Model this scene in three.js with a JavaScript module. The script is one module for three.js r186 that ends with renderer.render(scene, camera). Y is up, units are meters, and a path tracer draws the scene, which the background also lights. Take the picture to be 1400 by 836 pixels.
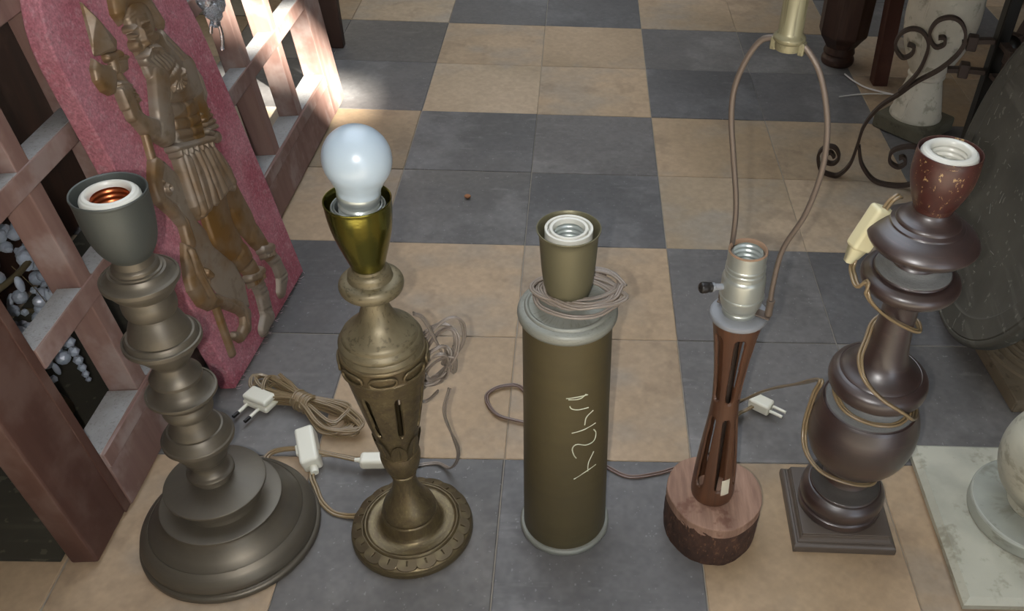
import * as THREE from 'three';
import { mergeGeometries, toCreasedNormals, mergeVertices } from 'three/addons/utils/BufferGeometryUtils.js';
import { RoundedBoxGeometry } from 'three/addons/geometries/RoundedBoxGeometry.js';
import { RectAreaLightUniformsLib } from 'three/addons/lights/RectAreaLightUniformsLib.js';

RectAreaLightUniformsLib.init();
const scene = new THREE.Scene();
const V3 = (x, y, z) => new THREE.Vector3(x, y, z);

// ------------------------------------------------------------------ camera
const camera = new THREE.PerspectiveCamera(2 * Math.atan(418 / 1229.41) * 180 / Math.PI, 1400 / 836, 0.02, 60);
camera.position.set(0.27004, 0.72532, 0.64657);
camera.rotation.order = 'YXZ';
camera.rotation.set(-0.705183, -0.045625, 0.04979);
camera.setViewOffset(1400, 836, -125.9, -42.47, 1400, 836);
camera.updateProjectionMatrix();
scene.add(camera);

// ------------------------------------------------------------------ renderer, sky, sun
const renderer = new THREE.WebGLRenderer({ antialias: true });
renderer.toneMapping = THREE.LinearToneMapping;
renderer.toneMappingExposure = 0.78;
renderer.shadowMap.enabled = true;
renderer.shadowMap.type = THREE.PCFSoftShadowMap;

scene.background = new THREE.Color().setRGB(0.83, 0.93, 1.07);
scene.backgroundIntensity = 3.6;

const sunFrom = V3(0.9, 1, 1.0).normalize();
const sun = new THREE.DirectionalLight(new THREE.Color().setRGB(1, 0.95, 0.86), 62);
sun.position.copy(sunFrom).multiplyScalar(8).add(V3(-0.2, 0, -0.9));
sun.target.position.set(-0.2, 0, -0.9);
sun.shadow.radius = 2;
sun.shadow.mapSize.set(2048, 2048);
Object.assign(sun.shadow.camera, { left: -4, right: 4, top: 4, bottom: -4, near: 0.5, far: 16 });
sun.castShadow = true;
scene.add(sun, sun.target);

// the phone's flash, just left of and below the lens
const flash = new THREE.PointLight(new THREE.Color().setRGB(1, 0.98, 0.96), 1.5, 0, 2);
flash.shadow.radius = 0.2;
flash.castShadow = true;
{
  const off = V3(-0.022, -0.008, 0.004).applyEuler(camera.rotation);
  flash.position.copy(camera.position).add(off);
  scene.add(flash);
}

// ------------------------------------------------------------------ helpers
let seed = 20240611;
const rnd = () => { seed = (seed * 1664525 + 1013904223) >>> 0; return seed / 4294967296; };
const rr = (a, b) => a + (b - a) * rnd();
const clamp = (x, a, b) => Math.min(b, Math.max(a, x));
const mix = (a, b, t) => a + (b - a) * t;
const sstep = (a, b, x) => { const t = clamp((x - a) / (b - a), 0, 1); return t * t * (3 - 2 * t); };

// periodic value noise
const hashT = new Float32Array(4096);
for (let i = 0; i < 4096; i++) hashT[i] = rnd();
const hash2 = (x, y) => { let h = Math.imul(x + 1, 374761393) ^ Math.imul(y + 7, 668265263); h = Math.imul(h ^ (h >>> 13), 1274126177); return hashT[(h ^ (h >>> 16)) & 4095]; };
function vnoise(x, y, px, py) {
  const xi = Math.floor(x), yi = Math.floor(y), fx = x - xi, fy = y - yi;
  const x0 = ((xi % px) + px) % px, x1 = (x0 + 1) % px, y0 = ((yi % py) + py) % py, y1 = (y0 + 1) % py;
  const u = fx * fx * (3 - 2 * fx), v = fy * fy * (3 - 2 * fy);
  return mix(mix(hash2(x0, y0), hash2(x1, y0), u), mix(hash2(x0, y1), hash2(x1, y1), u), v);
}
function fbm(u, v, fx, fy, oct = 5, gain = 0.5) {
  let s = 0, a = 0.5, t = 0;
  for (let o = 0; o < oct; o++) { s += a * vnoise(u * fx + o * 17, v * fy + o * 29, fx, fy); t += a; a *= gain; fx *= 2; fy *= 2; }
  return s / t;
}
const hex = (h) => [(h >> 16 & 255) / 255, (h >> 8 & 255) / 255, (h & 255) / 255];
function tex(n, fn, srgb = true, m = n) {
  const d = new Uint8Array(n * m * 4);
  for (let j = 0; j < m; j++) for (let i = 0; i < n; i++) {
    const c = fn(i / n, j / m), k = (j * n + i) * 4;
    for (let q = 0; q < 3; q++) d[k + q] = clamp(Math.round((c.length ? c[q] : c) * 255), 0, 255);
    d[k + 3] = 255;
  }
  const t = new THREE.DataTexture(d, n, m);
  t.wrapS = t.wrapT = THREE.RepeatWrapping; t.magFilter = THREE.LinearFilter; t.minFilter = THREE.LinearMipmapLinearFilter;
  t.generateMipmaps = true;
  if (srgb) t.colorSpace = THREE.SRGBColorSpace;
  t.needsUpdate = true;
  return t;
}
const mixc = (a, b, t) => [mix(a[0], b[0], t), mix(a[1], b[1], t), mix(a[2], b[2], t)];
const rep = (t, x, y) => { const c = t.clone(); c.repeat.set(x, y); c.needsUpdate = true; return c; };

// ------------------------------------------------------------------ textures
const tFine = tex(512, (u, v) => fbm(u, v, 24, 24, 5, 0.6), false);
const tCoarse = tex(512, (u, v) => fbm(u, v, 5, 5, 6, 0.55), false);
const tBeige = tex(1024, (u, v) => {
  const a = fbm(u, v, 3, 3, 5, 0.5), b = fbm(u + .37, v + .11, 120, 120, 3, 0.6), c = fbm(u, v + .5, 6, 9, 6, .55), d = fbm(u + .7, v, 14, 14, 5, .6);
  let col = mixc(hex(0x9f8b70), hex(0xb39d82), sstep(.25, .75, a));
  col = mixc(col, hex(0x948d83), sstep(.45, .75, c) * .55);
  col = mixc(col, hex(0x85735f), sstep(.62, .8, d) * .4);
  const k = 0.93 + b * 0.14;
  return [col[0] * k, col[1] * k, col[2] * k];
});
const tDark = tex(1024, (u, v) => {
  const a = fbm(u, v, 3, 3, 6, 0.5), s = fbm(u + .2, v, 6, 40, 4, 0.6), b = fbm(u + .37, v + .11, 256, 256, 2, 0.6), w = fbm(u, v + .3, 7, 7, 6, .6), g = fbm(u + .1, v + .9, 120, 120, 2, .6);
  let col = mixc(hex(0x585552), hex(0x6f6b67), sstep(.2, .8, a * .85 + s * .15));
  col = mixc(col, hex(0x8e8b87), sstep(.52, .8, w) * .45);
  const q = fbm(u + .6, v + .2, 14, 70, 4, .6), z = fbm(u + .15, v + .45, 5, 5, 4, .55);
  col = mixc(col, hex(0x9a9691), sstep(.62, .78, q) * sstep(.45, .65, z) * .22);
  if (b > .86) col = mixc(col, hex(0xa5a5a2), .45);
  const k = 0.92 + g * 0.16;
  return [col[0] * k, col[1] * k, col[2] * k];
});
const tRough = tex(512, (u, v) => 0.55 + 0.45 * fbm(u, v, 6, 6, 6, .6), false);
const tVelvet = tex(1024, (u, v) => {
  const a = fbm(u, v, 5, 5, 5), b = fbm(u, v, 160, 160, 2, .7), c = fbm(u + .5, v, 60, 60, 3, .7);
  let col = mixc(hex(0x96505a), hex(0xa96e76), sstep(.25, .75, a));
  col = mixc(col, hex(0xb48d90), sstep(.5, .8, c) * .5);
  const k = 0.82 + b * 0.36;
  return [col[0] * k, col[1] * k, col[2] * k];
});
const tWood = tex(512, (u, v) => {
  const g = fbm(u, v, 40, 3, 5, .6), w = fbm(u, v, 8, 1, 4), d = fbm(u, v, 12, 12, 5, .6);
  let col = mixc(hex(0x71544b), hex(0x8f7368), sstep(.2, .8, g * .5 + w * .5));
  col = mixc(col, hex(0xa39690), sstep(.45, .78, d) * .6);
  return col;
});
const tDarkWood = tex(512, (u, v) => {
  const g = fbm(u, v, 36, 3, 5, .6), d = fbm(u, v, 9, 9, 5, .6);
  return mixc(mixc(hex(0x2a1a13), hex(0x4a2f22), g), hex(0x6a5348), sstep(.6, .85, d) * .4);
});
const tBronze = tex(512, (u, v) => {
  const a = fbm(u, v, 6, 6, 6, .6), b = fbm(u, v, 3, 60, 3);
  return mixc(hex(0x58524a), hex(0x716959), a * .75 + b * .25);
});
const tAntique = tex(512, (u, v) => {
  const a = fbm(u, v, 10, 10, 6, .65), b = fbm(u + .3, v, 26, 26, 4, .6);
  let c = mixc(hex(0x635641), hex(0x77694b), sstep(.2, .8, a));
  return mixc(c, hex(0x9c8d66), sstep(.58, .8, b) * .35);
});
const tMarble = tex(512, (u, v) => {
  const a = fbm(u, v, 4, 4, 6, .6), b = fbm(u + .4, v + .2, 16, 16, 5, .65), r = Math.abs(fbm(u, v, 3, 3, 6) - .5) * 8;
  let c = mixc(hex(0xc9c6b8), hex(0xe2dfd2), a);
  c = mixc(c, hex(0x8f8e86), clamp(1 - r, 0, 1) * .3);
  return mixc(c, hex(0x8d8776), sstep(.55, .78, b) * .55);
});
const tStone = tex(512, (u, v) => {
  const a = fbm(u, v, 5, 5, 6, .6), b = fbm(u, v, 40, 40, 3, .6), s = fbm(u, v, 3, 30, 5);
  let c = mixc(hex(0x3c3a33), hex(0x5d5a50), a);
  c = mixc(c, hex(0x77736a), sstep(.6, .8, s) * .35);
  return mixc(c, hex(0x8d8a80), b > .74 ? .5 : 0);
});
const tPale = tex(512, (u, v) => {
  const a = fbm(u, v, 5, 5, 6, .6), b = fbm(u, v, 22, 22, 4, .6);
  return mixc(mixc(hex(0x9a9484), hex(0xd2cbb8), a), hex(0x6f6a5a), sstep(.58, .78, b) * .5);
});
const tDust = tex(256, (u, v) => { const a = fbm(u, v, 6, 6, 5, .55), b = fbm(u, v, 60, 60, 3, .65); return mixc(mixc(hex(0x8d8a86), hex(0xa4a3a1), a), hex(0x77716b), sstep(.58, .8, b) * .5); });
const tLogTop = tex(512, (u, v) => {
  const g = fbm(u, v, 30, 3, 5, .6), w = fbm(u, v, 6, 2, 4), d = fbm(u, v, 7, 7, 5, .6);
  let c = mixc(hex(0x7a5d4d), hex(0xa5846f), sstep(.2, .8, g * .6 + w * .4));
  return mixc(c, hex(0x5e3b2c), sstep(.58, .75, d) * .5);
});
const tBark = tex(512, (u, v) => {
  const g = fbm(u, v, 26, 8, 6, .65), d = fbm(u, v, 60, 20, 3, .6);
  return mixc(mixc(hex(0x2c1c14), hex(0x5d4030), g), hex(0x8a6244), sstep(.62, .78, d) * .45);
});
const tNeckWood = tex(512, (u, v) => {
  const g = fbm(u, v, 30, 3, 5, .6), w = fbm(u, v, 5, 2, 4);
  return mixc(hex(0x402819), hex(0x6a432a), g * .6 + w * .4);
});
const tRedPaint = tex(512, (u, v) => {
  const a = fbm(u, v, 9, 9, 6, .62), b = fbm(u + .3, v + .7, 26, 20, 5, .7);
  let c = mixc(hex(0x331813), hex(0x4d241c), a);
  return b > .69 ? mixc(c, hex(0xb59a66), .8) : c;
});
const tMahogany = tex(512, (u, v) => {
  const a = fbm(u, v, 7, 7, 6, .6), b = fbm(u, v, 3, 30, 4);
  return mixc(mixc(hex(0x20120f), hex(0x3c2620), a), hex(0x54403b), sstep(.6, .85, b) * .5);
});

// ------------------------------------------------------------------ materials
const std = (o) => new THREE.MeshStandardMaterial(o);
const phy = (o) => new THREE.MeshPhysicalMaterial(o);
const M = {
  grout: std({ color: 0x958d80, roughness: .95, bumpMap: tFine, bumpScale: .0004 }),
  plaster: std({ color: 0x7a7875, roughness: .95, map: tPale }),
  ceiling: std({ color: 0xb8b2a6, roughness: .95 }),
  wood: std({ map: tWood, roughness: .8, bumpMap: tFine, bumpScale: .0003 }),
  postWood: std({ map: tWood, color: 0xa8958c, roughness: .6, bumpMap: tFine, bumpScale: .0003 }),
  darkWood: std({ map: tDarkWood, roughness: .55 }),
  velvet: phy({ map: tVelvet, roughness: .95, sheen: .6, sheenRoughness: .5, sheenColor: new THREE.Color(0xd08a96), bumpMap: tFine, bumpScale: .0006 }),
  bronze: std({ map: rep(tBronze, 2, 2), metalness: .55, roughness: .46, bumpMap: tFine, bumpScale: .00008 }),
  bronzeCup: std({ color: 0x50534f, metalness: .45, roughness: .5, bumpMap: tFine, bumpScale: .0001 }),
  antique: std({ map: rep(tAntique, 3, 2), metalness: .65, roughness: .42, bumpMap: rep(tFine, 3, 2), bumpScale: .0002 }),
  antiquePale: std({ map: rep(tPale, 2, 1), color: 0xa49c88, metalness: .4, roughness: .45, bumpMap: tFine, bumpScale: .0001 }),
  brass: std({ color: 0x7f7a3a, metalness: .95, roughness: .2, bumpMap: tCoarse, bumpScale: .0006 }),
  silver: std({ color: 0xb9bcb8, metalness: .9, roughness: .32 }),
  shell: std({ map: rep(tBronze, 1, 2), color: 0xe6deb4, metalness: .3, roughness: .5 }),
  shellCup: std({ color: 0x6d6850, metalness: .45, roughness: .46 }),
  shellCap: std({ map: rep(tDust, 2, 1), color: 0xe4e8dc, metalness: .25, roughness: .5 }),
  scratch: std({ color: 0xc9cbb4, roughness: .6 }),
  ceramic: phy({ color: 0xcfcdc2, roughness: .35, clearcoat: .4, clearcoatRoughness: .3 }),
  copper: std({ color: 0xb0653f, metalness: .9, roughness: .35 }),
  steel: std({ color: 0xc2c8c4, metalness: .6, roughness: .32 }),
  frosted: phy({ color: 0xc3d2dc, roughness: .3, clearcoat: .5, clearcoatRoughness: .25, transmission: .25, thickness: 0 }),
  cordGold: phy({ color: 0x867253, roughness: .3, clearcoat: .9, clearcoatRoughness: .25 }),
  cordGrey: phy({ color: 0x83776b, roughness: .45, clearcoat: .4, clearcoatRoughness: .3 }),
  cordBrown: phy({ color: 0x6b5549, roughness: .4, clearcoat: .5, clearcoatRoughness: .3 }),
  plug: phy({ color: 0xe3dfcd, roughness: .4, clearcoat: .3, clearcoatRoughness: .3 }),
  plugAged: phy({ color: 0xd8cfa6, roughness: .5, clearcoat: .2 }),
  pin: std({ color: 0xc8c8c4, metalness: .95, roughness: .25 }),
  blackPlastic: std({ color: 0x1b1714, roughness: .4 }),
  logTop: std({ map: tLogTop, roughness: .8 }),
  bark: std({ map: tBark, roughness: .9, bumpMap: tBark, bumpScale: .002 }),
  neckWood: phy({ map: rep(tNeckWood, 2, 1), roughness: .5, clearcoat: .4, clearcoatRoughness: .35 }),
  dustyMetal: std({ color: 0x8b8d90, metalness: .3, roughness: .6, bumpMap: tFine, bumpScale: .0003 }),
  socketShell: std({ color: 0xa9aca4, metalness: .6, roughness: .36, bumpMap: tFine, bumpScale: .0001 }),
  cardboard: std({ color: 0x8a6f58, roughness: .9 }),
  harpRod: std({ color: 0x6c6056, bumpMap: tFine, bumpScale: .0002, metalness: .4, roughness: .5 }),
  harpTop: std({ map: rep(tPale, 1, 1), color: 0xb0ae98, metalness: .35, roughness: .45 }),
  paper: std({ color: 0xcfc8b2, roughness: .9 }),
  mahogany: phy({ map: rep(tMahogany, 3, 2), roughness: .5, ior: 1.7, clearcoat: 1, clearcoatRoughness: .33 }),
  redPaint: phy({ map: rep(tRedPaint, 2, 1), roughness: .45, clearcoat: .4, clearcoatRoughness: .3 }),
  marble: phy({ map: tMarble, color: 0xd8d8d0, roughness: .45, clearcoat: .15, clearcoatRoughness: .4 }),
  marbleGrey: phy({ map: tMarble, color: 0xc3c8c6, roughness: .45, clearcoat: .15, clearcoatRoughness: .4 }),
  stone: std({ map: tStone, roughness: .75, bumpMap: tStone, bumpScale: .0015 }),
  paleStone: std({ map: tPale, roughness: .85, bumpMap: tFine, bumpScale: .0012 }),
  mossStone: std({ map: tPale, color: 0x807f74, roughness: .95, bumpMap: tFine, bumpScale: .0015 }),
  brownStone: std({ map: tPale, color: 0x9a8e80, roughness: .9, bumpMap: tFine, bumpScale: .001 }),
  iron: std({ color: 0x463a33, metalness: .5, roughness: .5, bumpMap: tFine, bumpScale: .0004 }),
  blackIron: std({ color: 0x15130f, metalness: .5, roughness: .35 }),
  crystal: phy({ color: 0xf2f5f7, roughness: .04, transmission: .9, ior: 1.52, thickness: .01 }),
  crystalDusty: phy({ color: 0xa9b1bc, roughness: .3, transmission: .25, ior: 1.5, thickness: .005, clearcoat: .8, clearcoatRoughness: .15 }),
  gilt: std({ color: 0x6d6248, metalness: .6, roughness: .5 }),
  whiteWire: std({ color: 0xd6d3cb, roughness: .7 }),
  plasterDark: std({ color: 0x3a322b, roughness: .9, map: tDarkWood }),
};

// ------------------------------------------------------------------ geometry helpers
const used = new Map();
function numbered(name) { const n = used.get(name) || 0; used.set(name, n + 1); return n ? name + '_' + String(n).padStart(3, '0') : name; }
function shade(o) { o.traverse((m) => { if (m.isMesh) { m.castShadow = true; m.receiveShadow = true; } }); return o; }
function thing(name, label, category, pos = [0, 0, 0], group) {
  const g = new THREE.Group(); g.name = numbered(name); g.position.set(...pos); g.userData = { label, category };
  if (group) g.userData.group = group;
  scene.add(g); return g;
}
function obj(name, geo, mat, parent, label) {
  const m = new THREE.Mesh(Array.isArray(geo) ? merge(geo) : geo, mat); m.name = name;
  m.castShadow = m.receiveShadow = true;
  if (label) m.userData.label = label;
  parent.add(m); return m;
}
function struct(name, geo, mat, label) {
  const m = obj(name, geo, mat, scene); m.userData = { kind: 'structure', label, category: name.split('_')[0] }; return m;
}
function merge(list) {
  return mergeGeometries(list.map((g) => { const h = g.index ? g.toNonIndexed() : g; for (const k of Object.keys(h.attributes)) if (!['position', 'normal', 'uv'].includes(k)) h.deleteAttribute(k); return h; }));
}
function metricUV(g, s = 1, ox = 0, oy = 0) {      // uv in metres from the dominant side of each face
  const h = g.index ? g.toNonIndexed() : g, p = h.attributes.position, n = h.attributes.normal, uv = new Float32Array(p.count * 2);
  for (let i = 0; i < p.count; i++) {
    const ax = Math.abs(n.getX(i)), ay = Math.abs(n.getY(i)), az = Math.abs(n.getZ(i));
    const [a, b] = ay >= ax && ay >= az ? [p.getX(i), p.getZ(i)] : ax >= az ? [p.getZ(i), p.getY(i)] : [p.getX(i), p.getY(i)];
    uv[2 * i] = a / s + ox; uv[2 * i + 1] = b / s + oy;
  }
  h.setAttribute('uv', new THREE.BufferAttribute(uv, 2)); return h;
}
function box(x0, x1, y0, y1, z0, z1, r = .0015, uvs = .5) {
  const g = r ? new RoundedBoxGeometry(x1 - x0, y1 - y0, z1 - z0, 2, r) : new THREE.BoxGeometry(x1 - x0, y1 - y0, z1 - z0);
  g.translate((x0 + x1) / 2, (y0 + y1) / 2, (z0 + z1) / 2);
  return metricUV(g, uvs, rnd(), rnd());
}
// a turned profile: [radius, height, fillet]; fillets round the corner
function profile(pts) {
  const out = [];
  pts.forEach(([r, h, f], i) => {
    if (!f || !i || i === pts.length - 1) { out.push(new THREE.Vector2(Math.max(r, 1e-5), h)); return; }
    const a = new THREE.Vector2(pts[i - 1][0], pts[i - 1][1]), b = new THREE.Vector2(r, h), c = new THREE.Vector2(pts[i + 1][0], pts[i + 1][1]);
    const d1 = a.clone().sub(b), d2 = c.clone().sub(b), l1 = Math.min(f, d1.length() * .49), l2 = Math.min(f, d2.length() * .49);
    const p = b.clone().add(d1.setLength(l1)), q = b.clone().add(d2.setLength(l2));
    for (let k = 0; k <= 5; k++) { const t = k / 5; out.push(new THREE.Vector2((1 - t) ** 2 * p.x + 2 * t * (1 - t) * b.x + t * t * q.x, (1 - t) ** 2 * p.y + 2 * t * (1 - t) * b.y + t * t * q.y)); }
  });
  return out;
}
const creased = (g, a) => { g.scale(1000, 1000, 1000); const h = toCreasedNormals(g, a); h.scale(.001, .001, .001); return h; };
const lathe = (pts, seg = 72, crease = .7) => creased(new THREE.LatheGeometry(profile(pts), seg), crease);
function smooth(pts, n = 6) {                       // a smooth run through [r, h] points
  const c = new THREE.SplineCurve(pts.map((p) => new THREE.Vector2(p[0], p[1])));
  return c.getPoints((pts.length - 1) * n).map((p) => [p.x, p.y]);
}
const curve3 = (pts, closed = false, tension = .5) => new THREE.CatmullRomCurve3(pts.map((p) => p.isVector3 ? p : V3(...p)), closed, 'catmullrom', tension);
function tube(pts, r, seg = 0, closed = false, rs = 7) {
  const c = pts.isCurve ? pts : curve3(pts, closed);
  return new THREE.TubeGeometry(c, seg || Math.max(8, pts.length * 6), r, rs, closed);
}
function flex(pts, r, seg = 0, closed = false) {    // twin flat cable: two cores side by side
  const c = curve3(pts, closed), n = seg || pts.length * 6, A = [], B = [], t = V3(), s = V3();
  for (let i = 0; i <= n; i++) {
    const p = c.getPointAt(i / n); c.getTangentAt(i / n, t);
    s.set(Math.sin(i * .11) * .3, 1, Math.cos(i * .07) * .3).cross(t); if (s.lengthSq() < 1e-6) s.set(1, 0, 0); s.setLength(r * .92);
    A.push(p.clone().add(s)); B.push(p.clone().sub(s));
  }
  return merge([new THREE.TubeGeometry(new THREE.CatmullRomCurve3(A), n, r, 6), new THREE.TubeGeometry(new THREE.CatmullRomCurve3(B), n, r, 6)]);
}
const interp = (tab) => (h) => { if (h <= tab[0][1]) return tab[0][0]; for (let i = 1; i < tab.length; i++) if (h <= tab[i][1]) { const a = tab[i - 1], b = tab[i]; return mix(a[0], b[0], (h - a[1]) / (b[1] - a[1])); } return tab.at(-1)[0]; };
// a patch that lies on a turned surface: halfWidth(v) in metres, lift(u, v) above it
function patch(R, th0, h0, h1, halfWidth, lift, nu = 10, nv = 24) {
  const pos = [], idx = [], uv = [];
  for (let j = 0; j <= nv; j++) for (let i = 0; i <= nu; i++) {
    const v = j / nv, u = i / nu * 2 - 1, h = mix(h0, h1, v), r0 = R(h), th = th0 + u * halfWidth(v) / r0, r = r0 + lift(u, v);
    pos.push(r * Math.sin(th), h, r * Math.cos(th)); uv.push(i / nu, v);
  }
  for (let j = 0; j < nv; j++) for (let i = 0; i < nu; i++) { const a = j * (nu + 1) + i; idx.push(a, a + 1, a + nu + 1, a + 1, a + nu + 2, a + nu + 1); }
  const g = new THREE.BufferGeometry(); g.setAttribute('position', new THREE.Float32BufferAttribute(pos, 3)); g.setAttribute('uv', new THREE.Float32BufferAttribute(uv, 2)); g.setIndex(idx); g.computeVertexNormals();
  return g;
}
const capsuleWidth = (w, tip) => (v) => { const d = Math.min(v, 1 - v) / tip; return w * (d >= 1 ? 1 : Math.sqrt(Math.max(0, 1 - (1 - d) ** 2))); };
// E27 holder: porcelain ring with a threaded sleeve
function holder(parent, y, { outer = .0202, inner = .0128, sleeve = M.copper, ring = M.ceramic, depth = .026, y0 = 0, stepped = true } = {}) {
  const o = obj('lamp_holder', lathe(stepped
    ? [[outer, y - depth], [outer, y - .004], [outer - .0012, y - .0015, .001], [outer - .0022, y - .001], [outer - .003, y, .0006], [outer - .0052, y + .0002], [inner + .0012, y - .0008, .0008], [inner + .0004, y - .003], [inner + .0004, y - depth]]
    : [[outer, y - depth], [outer, y, .0006], [outer - .0022, y, .0006], [outer - .0026, y - .004], [inner + .0032, y - .004], [inner + .003, y + .0002, .0005], [inner + .0006, y, .0005], [inner + .0004, y - depth]], 56), ring, parent, 'white porcelain lamp holder');
  const pts = [];
  for (let i = 0; i <= 20; i++) pts.push([inner + .0004 - (.5 + .5 * Math.cos(i / 20 * Math.PI * 2 * 4)) * .0011, y - .0035 - i / 20 * .016]);
  obj('threaded_sleeve', lathe(pts.concat([[inner - .002, y - .021], [.0001, y - .021]]), 48, 2.2), sleeve, o, 'threaded metal sleeve');
  return o;
}
const basis = (x, y, z, p) => new THREE.Matrix4().makeBasis(x, y, z).setPosition(p);

// ------------------------------------------------------------------ the room
const FL = 0;
{
  const fl = struct('floor', box(-2.4, 2.8, -.12, -.0014, -3.4, 2.6, 0, 1), M.grout, 'floor of grey and tan cement tiles laid in chequered blocks of four');
  // tiles: 20 cm, chamfered, each one a piece
  const tileGeo = (ou, ov) => {
    const a = .0995, c = .0009, t = .010, P = [], N = [], U = [];
    const q = (A, B, C, D, n) => { for (const p of [A, B, C, A, C, D]) { P.push(...p); N.push(...n); U.push((p[0]) / .8 + ou, (p[2] + p[1]) / .8 + ov); } };
    const b = a - c, y1 = -c * .7, y2 = -t;
    q([-b, 0, b], [b, 0, b], [b, 0, -b], [-b, 0, -b], [0, 1, 0]);
    const s = Math.SQRT1_2;
    q([-a, y1, a], [a, y1, a], [b, 0, b], [-b, 0, b], [0, s, s]); q([a, y1, -a], [-a, y1, -a], [-b, 0, -b], [b, 0, -b], [0, s, -s]);
    q([a, y1, a], [a, y1, -a], [b, 0, -b], [b, 0, b], [s, s, 0]); q([-a, y1, -a], [-a, y1, a], [-b, 0, b], [-b, 0, -b], [-s, s, 0]);
    q([-a, y2, a], [a, y2, a], [a, y1, a], [-a, y1, a], [0, 0, 1]); q([a, y2, -a], [-a, y2, -a], [-a, y1, -a], [a, y1, -a], [0, 0, -1]);
    q([a, y2, a], [a, y2, -a], [a, y1, -a], [a, y1, a], [1, 0, 0]); q([-a, y2, -a], [-a, y2, a], [-a, y1, a], [-a, y1, -a], [-1, 0, 0]);
    const g = new THREE.BufferGeometry();
    g.setAttribute('position', new THREE.Float32BufferAttribute(P, 3)); g.setAttribute('normal', new THREE.Float32BufferAttribute(N, 3)); g.setAttribute('uv', new THREE.Float32BufferAttribute(U, 2));
    return g;
  };
  const geos = []; for (let i = 0; i < 9; i++) geos.push(tileGeo(rnd(), rnd()));
  const tone = (map, c, ro) => std({ map, color: c, roughness: ro, roughnessMap: tRough, bumpMap: tCoarse, bumpScale: .0007 });
  const beige = [0xffffff, 0xf3eee8, 0xfaf4ec, 0xe8e6e2].map((c) => tone(tBeige, c, .8));
  const dark = [0xffffff, 0xf0f2f6, 0xe4e6ea, 0xf6f4f2].map((c) => tone(tDark, c, .7));
  for (let c = -6; c < 8; c++) for (let k = -3; k < 9; k++) {
    const isBeige = ((Math.floor(c / 2) + Math.floor(k / 2)) & 1) === 0;
    const m = obj('tile', geos[Math.floor(rnd() * 9)], (isBeige ? beige : dark)[Math.floor(rnd() * 4)], fl);
    m.position.set(c * .2 + .1 + rr(-.0004, .0004), rr(-.0006, .0002), -k * .2 - .1 + rr(-.0004, .0004));
    m.rotation.y = rr(-.002, .002) + (rnd() < .5 ? Math.PI : 0);
  }
  const H = 3.0, t = .05;
  // ceiling with a wide open skylight, and a small roof light that lets the sunbeam in
  const sk = [-1.3, 1.2, -3.2, 0.25], rl = [2.2, 2.625, 2.10, 2.26];
  const hole = new THREE.Shape([[-2.5, -3.5], [2.9, -3.5], [2.9, 2.7], [-2.5, 2.7]].map((p) => new THREE.Vector2(...p)));
  hole.holes.push(new THREE.Path([[sk[0], sk[2]], [sk[0], sk[3]], [sk[1], sk[3]], [sk[1], sk[2]]].map((p) => new THREE.Vector2(...p))));
  hole.holes.push(new THREE.Path([[rl[0], rl[2]], [rl[0], rl[3]], [rl[1], rl[3]], [rl[1], rl[2]]].map((p) => new THREE.Vector2(...p))));
  const cg = new THREE.ExtrudeGeometry(hole, { depth: t, bevelEnabled: false }); cg.rotateX(Math.PI / 2); cg.translate(0, H + t, 0);
  struct('ceiling', cg, M.ceiling, 'plain ceiling with a wide open skylight');
  struct('wall_left', box(-2.5, -2.4, 0, H, -3.4, 2.6, 0, 2), M.plaster, 'plain plaster wall behind the lattice');
  struct('wall_right', box(2.8, 2.9, 0, H, -3.4, 2.6, 0, 2), M.plaster, 'plain plaster wall on the right');
  struct('wall_back', box(-2.5, 2.9, 0, H, -3.5, -3.4, 0, 2), M.plaster, 'plain plaster wall at the far end');
  // wall behind the photographer with a wide doorway
  struct('wall_front', [box(-2.5, 1.2, 0, H, 2.6, 2.7, 0, 2), box(2.4, 2.9, 0, H, 2.6, 2.7, 0, 2), box(1.2, 2.4, 2.1, H, 2.6, 2.7, 0, 2)], M.plaster, 'plain plaster wall with a wide open doorway');
}

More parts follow.
